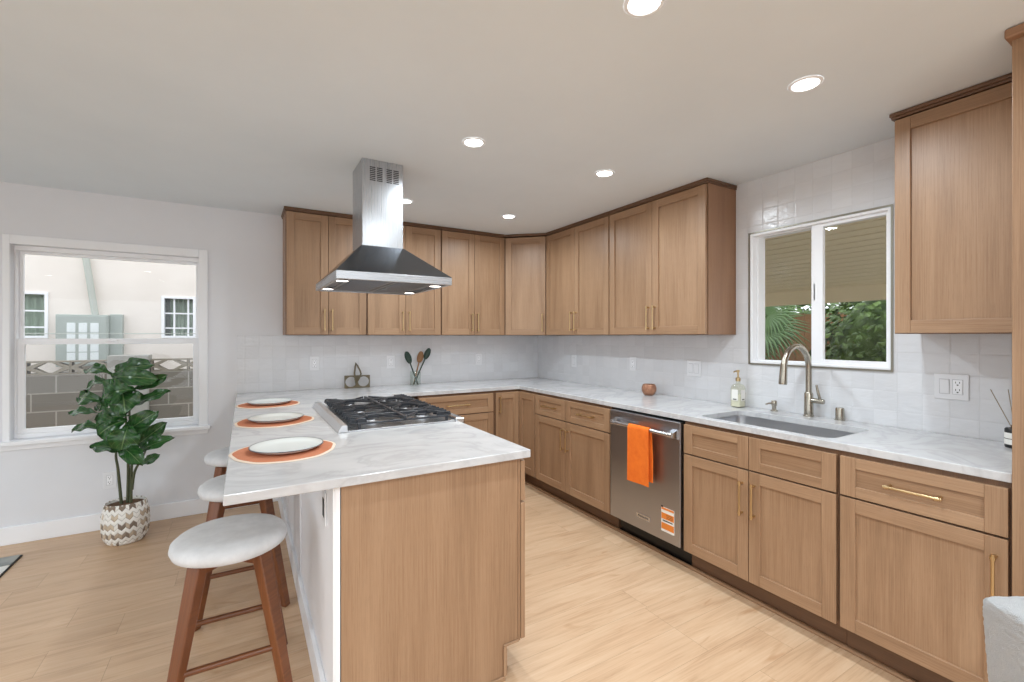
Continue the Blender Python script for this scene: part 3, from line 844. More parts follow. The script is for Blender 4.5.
# ------------------------------------------------------------------ cooktop
t = thing('gas_cooktop', 'stainless steel gas cooktop with black grates set into the peninsula', 'cooktop', (.70, 2.73, CT1))
Z = CT1
m = MB().box(CX0 + .021, CX1 - .05, CY0 + .001, CY1 - .001, Z - .11, Z + .008, 'y'); m.build('tray', 'steel', t, bevel=.003)
m = MB().hexa([(CX0 - .008, CY0, Z + .0005), (CX0 + .040, CY0, Z + .0005), (CX0 + .040, CY1, Z + .0005), (CX0 - .008, CY1, Z + .0005)],
              [(CX0 + .012, CY0, Z + .034), (CX0 + .038, CY0, Z + .034), (CX0 + .038, CY1, Z + .034), (CX0 + .012, CY1, Z + .034)])
m.build('back_trim', 'trim_steel', t, bevel=.003)
m = MB().hexa([(CX1 - .05, CY0, Z - .13), (CX1 + .0, CY0, Z - .13), (CX1 + .0, CY1, Z - .13), (CX1 - .05, CY1, Z - .13)],
              [(CX1 - .05, CY0, Z + .022), (CX1 + .005, CY0, Z + .016), (CX1 + .005, CY1, Z + .016), (CX1 - .05, CY1, Z + .022)])
cp = m.build('control_panel', 'steel_smooth', t, bevel=.008, seg=3)
for i in range(6):
    y = CY0 + .09 + i * .15
    MB().tube([(CX1 + .001, y, Z - .055), (CX1 + .016, y, Z - .055), (CX1 + .042, y, Z - .057)], [.026, .022, .019], 20).build('knob', 'steel_smooth', t, smooth=40)
gx0, gx1 = CX0 + .056, CX1 - .055
gw = (CY1 - CY0 - .02) / 3
zt, zb_ = Z + .052, Z + .030
for gi in range(3):
    a = CY0 + .010 + gi * gw + .003; b = a + gw - .006; ym = (a + b) / 2; xm = (gx0 + gx1) / 2
    m = MB()
    m.box(gx0 + .03, gx1 - .03, a, a + .009, zb_ - .002, zb_ + .008); m.box(gx0 + .03, gx1 - .03, b - .009, b, zb_ - .002, zb_ + .008)
    m.box(xm - .007, xm + .007, a, b, zb_, zt); m.box(gx0, gx1, ym - .0065, ym + .0065, zb_ + .004, zt)
    for k in range(5):       # finger bars along x, ends showing as a comb
        y = a + .012 + (b - a - .024) * (k + .5) / 5 - .004
        for xa, xb2 in ((gx0, gx0 + .085), (gx1 - .085, gx1)):
            m.hexa([(xa, y, zb_), (xb2, y, zb_), (xb2, y + .009, zb_), (xa, y + .009, zb_)], [(xa + .006, y + .001, zt), (xb2 - .006, y + .001, zt), (xb2 - .006, y + .008, zt), (xa + .006, y + .008, zt)])
    for cx in ((gx0 + xm) / 2, (gx1 + xm) / 2):     # diagonals meeting over each burner
        for sx, sy in ((1, 1), (1, -1), (-1, 1), (-1, -1)):
            p, q = Vector((cx + sx * .03, ym + sy * .03, zt - .004)), Vector((cx + sx * .115, ym + sy * .13, zt - .004))
            m.tube([p, q], .0062, 6)
    for x in (gx0 + .04, gx1 - .04):
        for y in (a + .006, b - .006): m.box(x - .007, x + .007, y - .006, y + .006, Z + .0075, zb_)
    m.build('grate', 'black_iron', t, bevel=.0015, seg=1)
    for cx in ((gx0 + xm) / 2, (gx1 + xm) / 2):
        bo = MB().lathe([(.05, .008), (.05, .014), (.038, .02), (.036, .026), (0, .026)], (cx, ym, Z), 24).build('burner', 'steel', t, smooth=40)
        MB().lathe([(.034, .026), (.034, .033), (.028, .036), (0, .036)], (cx, ym, Z), 24).build('burner_cap', 'black_iron', bo, smooth=40)

# ------------------------------------------------------------------ range hood
HX0, HX1, HY0, HY1 = .388, 1.004, 2.372, 3.110
KX0, KX1, KY0, KY1 = .572, .808, 2.645, 2.905
ZH, ZHR, ZHT = 1.660, 1.702, 1.890
t = thing('range_hood', 'stainless steel pyramid range hood hanging from the ceiling over the cooktop', 'range hood', (.70, 2.76, ZH))
m = MB()
m.slab(rect(HX0, HX1, HY0, HY1), [rect(HX0 + .022, HX1 - .022, HY0 + .022, HY1 - .022)], ZH, ZHR)
m.build('rim', 'steel', t, bevel=.0015); m = MB()
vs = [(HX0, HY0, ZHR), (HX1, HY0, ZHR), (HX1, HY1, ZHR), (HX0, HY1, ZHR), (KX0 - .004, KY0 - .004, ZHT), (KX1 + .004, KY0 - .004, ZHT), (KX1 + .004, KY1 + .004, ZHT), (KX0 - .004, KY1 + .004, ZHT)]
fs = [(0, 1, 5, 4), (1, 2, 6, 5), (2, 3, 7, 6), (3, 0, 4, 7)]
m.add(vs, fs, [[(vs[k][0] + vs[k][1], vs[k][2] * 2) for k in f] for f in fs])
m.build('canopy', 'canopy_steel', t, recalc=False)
MB().slab(rect(HX0 + .022, HX1 - .022, HY0 + .022, HY1 - .022), [], ZH + .012, ZH + .016).build('underside', 'filter_metal', t)
m = MB()
for x0, x1 in ((HX0 + .075, .695), (.705, HX1 - .075)):
    m.slab(rect(x0, x1, HY0 + .06, HY1 - .06), [], ZH + .007, ZH + .012)
    for k in range(14): y = HY0 + .08 + k * .041; m.box(x0 + .02, x1 - .02, y, y + .02, ZH + .004, ZH + .007)
m.build('grease_filter', 'filter_metal', t, bevel=.001, seg=1)
MB().box(KX0, KX1, KY0, KY1, ZHT - .003, ZC - .001).build('chimney', 'steel_upright', t, bevel=.003)
for cx in (-.075, -.035, .020, .060):
    m = MB()
    for k in range(8):
        z = 2.338 - k * .0105; x = (KX0 + KX1) / 2 + cx
        m.box(x, x + .032, KY0 - .0006, KY0 + .002, z, z + .0055)
    m.build('vent_slots', 'dark_slot', t)
for cy in (-.075, -.035, .020, .060):
    m = MB()
    for k in range(8):
        z = 2.338 - k * .0105; y = (KY0 + KY1) / 2 + cy
        m.box(KX1 - .002, KX1 + .0006, y, y + .032, z, z + .0055)
    m.build('vent_slots', 'dark_slot', t)
for x in (HX0 + .05, HX1 - .05):
    for y in (HY0 + .13, HY1 - .13):
        b_ = MB().lathe([(.0, .012), (.036, .012), (.038, .003), (.033, .002)], (x, y, ZH), 20).build('light_ring', 'chrome', t, smooth=40)
        MB().lathe([(.033, .0025), (0, .0018)], (x, y, ZH), 20).build('bulb', 'hood_glow', b_, smooth=40)
        lamp('hood_lamp', t, (x - .70, y - 2.76, -.004), HOOD_W, .045, (1, .9, .76))

# ------------------------------------------------------------------ ceiling lights
def downlight(x, y, label, watts=LAMP_W, group='recessed ceiling lights'):
    t = thing('ceiling_light', label, 'ceiling light', (x, y, ZC), 0, group)
    MB().lathe([(.047, -.0035), (.050, -.006), (.058, -.004), (.061, -.0005)], (0, 0, 0), 36).build('trim_ring', 'white_vinyl', t, world=False, smooth=40)
    MB().lathe([(.049, -.0035), (0, -.0036)], (0, 0, 0), 36).build('diffuser', 'lamp_glow', t, world=False, smooth=40)
    lamp('lamp', t, (0, 0, -.008), watts, .10)
for x, y, l in ((1.045, .985, 'round recessed ceiling light nearest the camera at top of photo'), (1.940, .975, 'round recessed ceiling light nearest the right hand wall cabinet'),
                (1.030, 2.145, 'round recessed ceiling light just right of the hood chimney top'), (1.925, 2.140, 'round recessed ceiling light in front of the right wall double cabinets'),
                (1.920, 3.320, 'round recessed ceiling light nearest the corner wall cabinet'), (1.034, 3.338, 'round recessed ceiling light partly behind the hood chimney')):
    downlight(x, y, l)
for x, y in ((1.04, -.75), (1.93, -.75), (.0, -.75), (1.04, -1.9), (.1, -1.9), (-1.3, -1.6), (-2.8, -1.6), (-2.8, .6), (-1.3, -.2), (-2.8, 2.4)):  # extra lamps added out of view to brighten room and chair
    downlight(x, y, 'unseen ceiling light added out of view as fill', LAMP_W * 1.7, 'added fill lights out of view')

# ------------------------------------------------------------------ plates and placemats
MX = .140
pw = ('nearest the camera', 'in the middle of the row', 'farthest back')
for i, y in enumerate((2.030, 2.765, 3.470)):
    ph = 1.3 * i
    fn = lambda a, j, ph=ph: 1 + .022 * math.sin(3 * a + ph) + .014 * math.sin(5 * a + 2 * ph) + .008 * math.sin(11 * a)
    m = MB().lathe([(.0, .004), (.10, .0042), (.172, .0042), (.189, .0035), (.191, .001), (.189, 0), (0, 0)], (MX, y, CT1 + .0003), 72, fn=fn)
    # v coordinate: 0 centre .. 1 rim on the top side
    o = m.build('placemat', 'placemat', smooth=60)
    L = .3978
    ul = o.data.uv_layers[0]
    for lp in o.data.loops:
        c = o.data.vertices[lp.vertex_index].co; a = math.atan2(c.y - y, c.x - MX)
        ul.data[lp.index].uv = (a / 6.283, math.hypot(c.x - MX, c.y - y) / (.191 * fn(a, 0)))
    tag(o, 'round terracotta felt placemat with pale wavy rim, ' + pw[i], 'placemat', 'terracotta placemats on the peninsula')
    z = CT1 + .0048
    t = thing('plate', 'white coupe plate with thin dark rim, ' + pw[i], 'plate', (MX + .008, y + .012, z), 0, 'white plates on the placemats')
    MB().lathe([(0, 0), (.080, 0), (.112, .0045), (.1335, .0155), (.1345, .0175), (.1305, .018), (.110, .0095), (.080, .0055), (0, .005)], (0, 0, 0), 56).build('dish', 'glaze_white', t, world=False, smooth=60)
    MB().lathe([(.1325, .0174), (.1352, .0155), (.1358, .0178), (.1345, .0189), (.1317, .0185)], (0, 0, 0), 56, fn=lambda a, j: 1 + .002 * math.sin(13 * a)).build('rim', 'rim_grey', t, world=False, smooth=60)

# ------------------------------------------------------------------ stools
def make_stool(label):
    t = thing('bar_stool', label, 'stool', (0, 0, 0), 0, 'bar stools along the peninsula')
    H = .563
    MB().lathe([(0, H), (.17, H), (.188, H + .008), (.195, H + .026), (.191, H + .044), (.174, H + .058), (.13, H + .066), (0, H + .069)], (0, 0, 0), 56, fn=lambda a, j: 1 + .004 * math.sin(5 * a + j)).build('seat', 'seat_fabric', t, world=False, smooth=60)
    m = MB()
    for a in (45, 135):
        c, s = math.cos(R(a)), math.sin(R(a)); L, w = .135, .028
        P = lambda u, v, z: (u * c - v * s, u * s + v * c, z)
        m.hexa([P(-L, -w, H - .040), P(L, -w, H - .040), P(L, w, H - .040), P(-L, w, H - .040)], [P(-L, -w, H - .006), P(L, -w, H - .006), P(L, w, H - .006), P(-L, w, H - .006)])
    m.build('seat_support', 'walnut', t, world=False, bevel=.003)
    MB().lathe([(.09, H - .008), (.09, H), (0, H)], (0, 0, 0), 24).build('swivel_plate', 'black_plastic', t, world=False)
    tp, ft, = .098, .190
    for sx, sy in ((-1, -1), (1, -1), (1, 1), (-1, 1)):
        q = []
        for (k, hw, hd, z) in ((ft, .019, .016, 0), (tp, .027, .022, H - .004)):
            # leg section turned to face outwards along the diagonal
            c, s = sx * .7071, sy * .7071
            cs = [(-hw, -hd), (hw, -hd), (hw, hd), (-hw, hd)]
            q.append([(k * sx - s * a + c * b, k * sy + c * a + s * b, z) for a, b in cs])
        MB().hexa(q[0], q[1]).build('leg', 'walnut', t, world=False, bevel=.006, seg=3)
    for sy in (-1, 1):
        z = .215; k = ft + (tp - ft) * z / H
        MB().tube([(-k, sy * k, z), (k, sy * k, z)], .011, 12).build('stretcher', 'walnut', t, world=False, smooth=40)
    return t
s1 = make_stool('round grey cushioned walnut bar stool nearest the camera')
s1.location = (-.045, 2.065, 0)
dup(s1, (-.010, 2.775, 0), 'round grey cushioned walnut bar stool in the middle of the row')
dup(s1, (-.028, 3.480, 0), 'round grey cushioned walnut bar stool nearest the back wall')

# ------------------------------------------------------------------ fiddle leaf fig
def plant():
    D0 = 3.08
    px, py = -.690, 3.955
    t = thing('potted_fig', 'fiddle leaf fig in a woven basket under the white window', 'plant', (px, py, 0))
    prof = [(0, .0), (.092, .0), (.106, .012), (.122, .06), (.128, .12), (.125, .19), (.112, .25), (.107, .266), (.101, .262), (.104, .24), (0, .238)]
    fine = []
    for (r0, z0), (r1, z1) in zip(prof[:8], prof[1:8]):
        n = max(1, int(math.hypot(r1 - r0, z1 - z0) / .006))
        fine += [(r0 + (r1 - r0) * k / n, z0 + (z1 - z0) * k / n) for k in range(n)]
    fine += prof[7:]
    def wov(a, j):
        r, z = fine[j]
        if z < .012 or j > len(fine) - 4: return 1
        return 1 + .022 * math.sin(20 * a) * math.sin(z / .0165 * math.pi)
    MB().lathe(fine[2:], (px, py, 0), 120, fn=lambda a, j: wov(a, j + 2), sy=.92, cap0=True).build('basket', 'basket', t, smooth=70)
    MB().lathe([(0, .252), (.05, .256), (.08, .248), (.103, .246), (.103, .238), (0, .236)], (px, py, 0), 30, sy=.92, fn=lambda a, j: 1 + (.03 * math.sin(7 * a) if 0 < j < 3 else 0)).build('soil', 'soil', t, smooth=60)
    C = lambda X, Y, d=0: at(60 + X / 5.683, 350 + Y / 5.683, D0 + d)
    base_z = .24
    for pts in ([(px - .02, py - .01, base_z), C(330, 680), C(318, 600), C(330, 500), C(335, 300, .02)], [(px + .01, py, base_z), C(388, 690), C(385, 560), C(375, 400), C(350, 200), C(310, 110)],
                [(px + .03, py - .02, base_z), C(405, 700), C(410, 600), C(400, 460), C(395, 350), C(400, 240)], [(px + .035, py - .02, base_z + .10), C(425, 690), C(470, 610), C(490, 560)]):
        P = [Vector(p) for p in pts]; Q = []
        for i in range(len(P) - 1):
            for k in range(5):
                s = k / 5; p0 = P[max(i - 1, 0)]; p3 = P[min(i + 2, len(P) - 1)]
                Q.append(.5 * ((2 * P[i]) + (P[i + 1] - p0) * s + (2 * p0 - 5 * P[i] + 4 * P[i + 1] - p3) * s * s + (3 * P[i] - p0 - 3 * P[i + 1] + p3) * s ** 3))
        Q.append(P[-1])
        n = len(Q)
        MB().tube(Q, [.0095 - .005 * i / n for i in range(n)], 8).build('stem', 'stem_bark', t, smooth=60)
    cam_p = Vector((0, 0, CAM_Z))
    leaves = [  # base X,Y,depth   tip X,Y,depth   width px   face turn (deg about its own axis)  droop
        ((305, 140, .02), (490, 72, -.06), 92, 25, .05), ((300, 145, .0), (138, 92, -.02), 74, 20, .04), ((300, 165, -.03), (500, 150, -.10), 96, -15, .08),
        ((420, 225, .0), (594, 150, -.02), 60, 55, .03), ((385, 345, .0), (607, 222, -.04), 62, 60, .03), ((290, 185, .06), (124, 205, .06), 84, 35, .05),
        ((285, 290, .06), (64, 262, .05), 80, 40, .06), ((430, 225, -.08), (212, 262, -.16), 150, -5, .06), ((350, 215, -.05), (370, 340, -.16), 130, 0, .05),
        ((230, 365, .0), (38, 345, -.03), 56, 30, .03), ((395, 375, -.05), (185, 392, -.14), 88, 25, .06), ((260, 455, -.02), (52, 432, -.05), 66, 30, .05),
        ((385, 400, -.05), (205, 470, -.16), 130, 5, .06), ((365, 475, .0), (524, 362, -.05), 96, 30, .05), ((390, 430, -.08), (345, 560, -.17), 130, 0, .05),
        ((365, 600, -.02), (188, 520, -.10), 92, 35, .06), ((330, 545, -.05), (452, 625, -.14), 86, 10, .05), ((415, 560, .03), (592, 420, .02), 74, 35, .03),
        ((430, 600, .0), (620, 490, -.01), 68, 40, .04), ((465, 650, .0), (553, 598, -.02), 46, 30, .02), ((330, 300, .05), (175, 320, .06), 70, 40, .04),
        ((390, 300, .05), (470, 250, .10), 90, 30, .04), ((340, 420, .06), (250, 330, .12), 90, 20, .04), ((380, 520, .06), (470, 450, .12), 80, 20, .04)]
    for i, (b, e, w, turn, droop) in enumerate(leaves):
        B = C(b[0], b[1], b[2]); E = C(e[0], e[1], e[2]); ax = (E - B); L = ax.length; ax.normalize()
        wd = w * 1.04 / 5.683 / F_PX * D0 / 2
        view = (cam_p - B).normalized()
        nrm = (view - ax * view.dot(ax)).normalized()
        nrm = (nrm * .95 + Vector((0, 0, 1)) * .45); nrm = (nrm - ax * nrm.dot(ax)).normalized()
        nrm = Matrix.Rotation(R(turn * (1 if i % 2 else -1) * .45), 3, ax) @ nrm
        side = ax.cross(nrm)
        def fn(u, v, B=B, ax=ax, L=L, nrm=nrm, side=side, wd=wd, droop=droop, i=i):
            prof = (.10 if v < .06 else 0) + (math.sin(min(1, max(0, (v - .06) / .94)) ** 1.35 * math.pi) ** .52) * (1.05 if v > .5 else .62 + .86 * max(0, v - .06) )
            s = (u - .5) * 2
            wave = .24 * wd * math.sin(v * 17 + i) * s * s * (1 if s > 0 else -1)
            lift = abs(s) ** 1.5 * wd * .28 + wave - droop * (v * v) * 1.1 + droop * .6 * math.sin(v * math.pi)
            return B + ax * (v * L) + side * (s * wd * prof) + nrm * lift
        MB().grid(fn, 8, 18, .0012).build('leaf', 'leaf', t, smooth=70)
plant()

# ------------------------------------------------------------------ ornament, jar of utensils
t = thing('bronze_ornament', 'bronze frame ornament with two rings and a pointed loop by the backsplash', 'ornament', (.865, 4.19, CT1), R(-4))
m = MB(); w, h, th = .108, .112, .018
m.slab(rect(-w, w, .001, h), [[(-.053 + .047 * math.cos(a), h / 2 + .045 * math.sin(a)) for a in [R(15 * k) for k in range(24)]], [(.053 + .047 * math.cos(a), h / 2 + .045 * math.sin(a)) for a in [R(15 * k) for k in range(24)]]], -th / 2, th / 2, 'xz')
m.build('frame', 'bronze', t, world=False, bevel=.002)
m = MB().tube([(-.010, -.016, .03), (-.018, -.017, .07), (-.026, -.014, .13), (-.018, -.004, .19), (-.012, 0, .222), (0, .0, .20), (.022, -.006, .155), (.030, -.014, .125), (.016, -.017, .09), (-.004, -.017, .055), (.0, -.016, .03)], .0072, 10)
m.build('loop', 'bronze', t, world=False, smooth=50)

jx, jy = 1.385, 4.150
o = MB().lathe([(0, .002), (.046, .0), (.05, .004), (.05, .12), (.047, .125), (.049, .134), (.046, .134), (.044, .126), (.046, .12), (.046, .008), (0, .006)], (jx, jy, CT1), 32).build('glass_jar', 'jar_glass', smooth=50)
tag(o, 'clear glass jar holding cooking spoons on the back worktop', 'jar')
def spoon(label, foot, top, r, hw, hl, mat, cat):
    f, tp = Vector(foot), Vector(top); d = (tp - f).normalized(); e = tp - d * hl
    t = thing('cooking_spoon', label, cat, foot, 0, 'utensils in the glass jar')
    MB().tube([f, f + (e - f) * .5, e, e + d * .012], [r * 1.1, r, r * 1.05, r * 1.6], 10).build('handle', mat, t, smooth=50)
    view = Vector((-.3, -1, 0)); sd = d.cross(view).normalized(); nr = sd.cross(d)
    def fn(u, v):
        s = (u - .5) * 2; pr = math.sin(min(1, v * .94 + .06) * math.pi) ** .55
        return e + d * (hl * v) + sd * (s * hw * pr) + nr * (.012 * (s * s - 1) * pr)
    MB().grid(fn, 8, 12, .004).build('bowl', mat, t, smooth=60)
z0 = CT1 + .008
spoon('dark green cooking spoon leaning left in the glass jar', (jx + .02, jy - .01, z0), (jx - .095, jy - .015, 1.235), .0066, .027, .12, 'green_silicone', 'spoon')
spoon('dark green cooking spoon leaning right in the glass jar', (jx - .02, jy - .012, z0), (jx + .135, jy - .02, 1.262), .0066, .026, .112, 'green_silicone', 'spoon')
spoon('brown wooden spoon in the middle of the glass jar', (jx - .01, jy + .018, z0), (jx + .072, jy + .028, 1.232), .0066, .028, .11, 'spoon_wood', 'spoon')

# ------------------------------------------------------------------ outlets and switches
def plate(label, cat, loc, rz, w, h, kinds):
    t = thing('wall_outlet' if cat == 'outlet' else 'wall_switch', label, cat, loc, rz)
    MB().box(-w / 2, w / 2, -.006, .0, -h / 2, h / 2).build('cover', 'ivory_plastic', t, world=False, bevel=.003)
    n = len(kinds)
    for i, k in enumerate(kinds):
        cx = (i - (n - 1) / 2) * .046
        MB().box(cx - .0185, cx + .0185, -.0064, -.005, -.035, .035).build('frame_gap', 'gap_grey', t, world=False)
        if k == 's':
            MB().hexa([(cx - .0165, -.0075, -.033), (cx + .0165, -.0075, -.033), (cx + .0165, -.005, -.033), (cx - .0165, -.005, -.033)], [(cx - .0165, -.011, .033), (cx + .0165, -.011, .033), (cx + .0165, -.005, .033), (cx - .0165, -.005, .033)]).build('rocker', 'ivory_plastic', t, world=False, bevel=.001)
        else:
            MB().box(cx - .0165, cx + .0165, -.0078, -.005, -.033, .033).build('socket', 'dark_slot' if k == 'b' else 'white_vinyl', t, world=False, bevel=.001)
            m = MB()
            for z in (-.017, .017):
                m.box(cx - .008, cx - .0055, -.0083, -.0075, z, z + .008); m.box(cx + .0055, cx + .008, -.0083, -.0075, z, z + .008); m.box(cx - .003, cx + .003, -.0083, -.0075, z - .010, z - .005)
            m.build('slots', 'dark_slot', t, world=False)
yb, xr = YW - TT - .0005, XW - TT - .0005
plate('white outlet on the tiled back wall left of the bronze ornament', 'outlet', (.520, yb, 1.140), 0, .075, .12, 'o')
plate('white outlet on the tiled back wall left of the spoon jar', 'outlet', (1.183, yb, 1.134), 0, .075, .12, 'o')
plate('white outlet on the tiled back wall below the cabinet right of the hood', 'outlet', (2.100, yb, 1.137), 0, .075, .12, 'o')
plate('white switch on the tiled right wall nearest the corner', 'switch', (xr, 3.604, 1.127), R(-90), .075, .12, 's')
plate('white outlet on the tiled right wall left of the copper bowl', 'outlet', (xr, 2.803, 1.142), R(-90), .075, .12, 'o')
plate('white double switch plate on the tiled right wall right of the copper bowl', 'switch', (xr, 2.196, 1.138), R(-90), .118, .12, 'ss')
plate('white combined switch and outlet plate right of the sink window', 'outlet', (xr, .788, 1.138), R(-90), .122, .12, 'so')
plate('white outlet low on the painted wall behind the fig plant', 'outlet', (-.832, YW - .0005, .345), 0, .075, .12, 'o')
plate('white outlet under the worktop on the white peninsula back', 'outlet', (XV + .0055, 1.79, .745), R(-90), .075, .12, 'b')
# ------------------------------------------------------------------ rug and chair
t = thing('area_rug', 'grey and white patterned rug at the left edge of the photo', 'rug', (-2.4, 2.9, 0))
MB().box(-3.7, -1.197, 1.6, 4.0, .001, .009).build('backing', 'dark_slot', t)
m = MB()
for k in range(8):
    y = 4.0 - k * .3
    m.box(-3.7, -1.203, y - .155, y - .004, .009, .014, mi=0); m.box(-3.7, -1.203, y - .298, y - .157, .009, .014, mi=1)
m.build('pile', ['rug_grey', 'rug_pale'], t, bevel=.002, seg=1)

t = thing('boucle_chair', 'white fluffy upholstered chair cut off by the lower right corner', 'chair', (1.577, .181, 0), math.atan2(-.507, .862))
# local x to the viewer's right, local -y towards the camera
def soft(name, x0, x1, y0, y1, z0, z1, taper=0, r=.045):
    zs = [z0 + (z1 - z0) * q for q in (0, .02, .05, .1, .3, .6, .85, .92, .96, .985, 1)]
    rings = []
    for z in zs:
        dd = min(z - z0, z1 - z); ins = r - math.sqrt(max(0, r * r - (r - min(r, dd)) ** 2)); tp = taper * (1 - (z - z0) / (z1 - z0))
        rings.append([(x, y, z) for x, y in rrect(x0 + ins * .8 + tp, x1 - ins * .8 - tp, y0 + ins * .8, y1 - ins * .8, max(.012, r * .8), 4)])
    k = len(rings[0]); vs = [p for q in rings for p in q]; fs = []
    for j in range(len(rings) - 1):
        for i in range(k): fs.append((j * k + i, j * k + (i + 1) % k, (j + 1) * k + (i + 1) % k, (j + 1) * k + i))
    fs.append(tuple(range(k))[::-1]); fs.append(tuple((len(rings) - 1) * k + i for i in range(k)))
    o = MB().add(vs, fs).build(name, 'boucle', t, world=False, smooth=60)
    s_ = o.modifiers.new('fine', 'SUBSURF'); s_.levels = s_.render_levels = 4
    tx = bpy.data.textures.new('curls', 'CLOUDS'); tx.noise_scale = .009
    d_ = o.modifiers.new('curls', 'DISPLACE'); d_.texture = tx; d_.strength = .004; d_.texture_coords = 'LOCAL'
    return o
soft('backrest', -.235, .235, -.045, .055, .44, .804, .03, .022)
soft('seat', -.235, .235, -.50, .03, .36, .47)
for x in (-.18, .18):
    for y in (-.44, -.0): MB().tube([(x, y, .37), (x * 1.08, y, 0)], [.02, .013], 12).build('leg', 'walnut', t, world=False, smooth=40)

# ------------------------------------------------------------------ outside the left window
struct(MB().box(-14, 16, -9, 20, -.30, -.22).build('ground', 'ground'))
HY = 8.2
t = thing('neighbour_house', 'cream stucco house wall seen through the left window', 'house', (-1.6, HY, 0))
hl = [rect(-2.66, -2.235, 1.37, 1.93), rect(-1.010, -.648, 1.37, 1.935)]
MB().slab(rect(-9, 7, -.22, 3.6), hl, HY, HY + .25, 'xz').build('wall', 'stucco', t)
for (x0, x1, z0, z1) in ((-2.66, -2.235, 1.37, 1.93), (-1.010, -.648, 1.37, 1.935)):
    nc = 2
    f = MB().slab(rect(x0 - .022, x1 + .022, z0 - .022, z1 + .022), [rect(x0 + .012, x1 - .012, z0 + .012, z1 - .012)], HY - .02, HY + .08, 'xz').build('window', 'white_vinyl', t, bevel=.003)
    m = MB(); w = x1 - x0
    for q in (.34, .80) if x0 > -2 else (.25,): m.box(x0 + q * w - .011, x0 + q * w + .011, HY + .03, HY + .05, z0, z1)
    for q in (.22, .60): m.box(x0, x1, HY + .031, HY + .049, z0 + q * (z1 - z0) - .010, z0 + q * (z1 - z0) + .010)
    m.build('muntin', 'white_vinyl', f)
    MB().box(x0, x1, HY + .055, HY + .06, z0, z1).build('pane', 'pane', f)
    cu = MB(); n = 16
    wide = w * (.8 if x0 > -2 else 1.0); xs = x1 - wide
    cu.grid(lambda u, v, xs=xs, wide=wide, z0=z0, z1=z1: (xs + wide * u, HY + .12 + .018 * math.sin(u * 34), z0 + (z1 - z0) * v), 60, 4, .003)
    cu.build('curtain', 'curtain', f, smooth=60)
    MB().box(x0, x1, HY + .18, HY + .2, z0, z1).build('dark_room', 'window_dark', f)
t = thing('electric_meter_panel', 'grey green electric meter cabinet on the cream house wall', 'meter box', (-1.85, HY, 1.0))
MB().box(-2.105, -1.585, HY - .16, HY - .001, .98, 1.660).build('box', 'meter_grey', t, bevel=.008)
MB().box(-1.585, -1.45, HY - .09, HY - .001, 1.0, 1.675).build('side_box', 'meter_grey', t, bevel=.006)
MB().box(-2.09, -1.60, HY - .168, HY - .16, 1.0, 1.64).build('cover', 'meter_grey', t, bevel=.004)
for i in range(3):
    for zz in (1.49, 1.36, 1.23, 1.10):
        MB().box(-1.995 + i * .115, -1.91 + i * .115, HY - .174, HY - .168, zz - .061, zz + .061).build('breaker', 'meter_dial', t, bevel=.003)
o = MB().tube([(-1.735, HY - .07, 1.662), (-1.76, HY - .07, 1.85), (-1.84, HY - .07, 2.50), (-1.90, HY - .07, 3.3)], .038, 16).build('electrical_conduit', 'conduit_grey', smooth=50)
tag(o, 'grey leaning conduit pipe rising from the meter cabinet', 'pipe')
WYB = 6.9
t = thing('block_wall', 'grey concrete block wall with a pierced top row outside the left window', 'wall', (-1.3, WYB, -.22))
MB().slab(rect(-6, 3, -.22, .945), [], WYB, WYB + .15, 'xz').build('blocks', 'block', t)
m = MB(); bw = .36
k0 = -2.05 - 12 * bw
for k in range(30):
    x = k0 + k * bw
    if -1.38 < x + bw / 2 < -.97 or x > 2.6: continue
    z0, z1 = .947, 1.100
    xc, zc = x + bw / 2, (z0 + z1) / 2; e = .018
    dia = [(xc - bw / 2 + e + .045, zc), (xc - .025, z0 + e), (xc + .025, z0 + e), (xc + bw / 2 - e - .045, zc), (xc + .025, z1 - e), (xc - .025, z1 - e)]
    tris = [[(x + .012, z0 + e), (xc - .075, z0 + e), (x + .012, zc - .02)], [(x + .012, zc + .02), (xc - .075, z1 - e), (x + .012, z1 - e)],
            [(x + bw - .012, z0 + e), (x + bw - .012, zc - .02), (xc + .075, z0 + e)], [(x + bw - .012, z1 - e), (xc + .075, z1 - e), (x + bw - .012, zc + .02)]]
    m.slab(rect(x, x + bw - .004, z0, z1), [dia] + tris, WYB + .02, WYB + .13, 'xz')
m.build('pierced_blocks', 'lattice_block', t)
MB().box(-1.365, -.985, WYB - .04, WYB + .19, -.22, 1.15).build('pillar', 'pillar_concrete', t, bevel=.004)
o = MB().tube([(-4, 7.5, 1.40), (-2, 7.5, 1.405), (2, 7.5, 1.42)], .006, 6).build('overhead_wire', 'conduit_grey')
tag(o, 'thin wire crossing in front of the cream house wall', 'wire')

# ------------------------------------------------------------------ outside the sink window: patio
PX0, PX1 = XW + T, 6.5
zs = lambda x: 2.56 - (x - PX0) / (PX1 - PX0) * .58
t = thing('patio_cover', 'tan slatted patio cover sloping down outside the sink window', 'patio cover', (4.6, 3, 2.2))
m = MB()
n = 24
for k in range(n):
    a = PX0 + (PX1 - PX0) * k / n; b = PX0 + (PX1 - PX0) * (k + 1) / n - .022
    m.hexa([(a, -1.2, zs(a)), (b, -1.2, zs(b)), (b, 7.9, zs(b)), (a, 7.9, zs(a))], [(a, -1.2, zs(a) + .03), (b, -1.2, zs(b) + .03), (b, 7.9, zs(b) + .03), (a, 7.9, zs(a) + .03)])
m.hexa([(PX0, -1.2, zs(PX0) + .031), (PX1, -1.2, zs(PX1) + .031), (PX1, 7.9, zs(PX1) + .031), (PX0, 7.9, zs(PX0) + .031)], [(PX0, -1.2, zs(PX0) + .05), (PX1, -1.2, zs(PX1) + .05), (PX1, 7.9, zs(PX1) + .05), (PX0, 7.9, zs(PX0) + .05)])
m.build('slats', 'patio_beam', t)
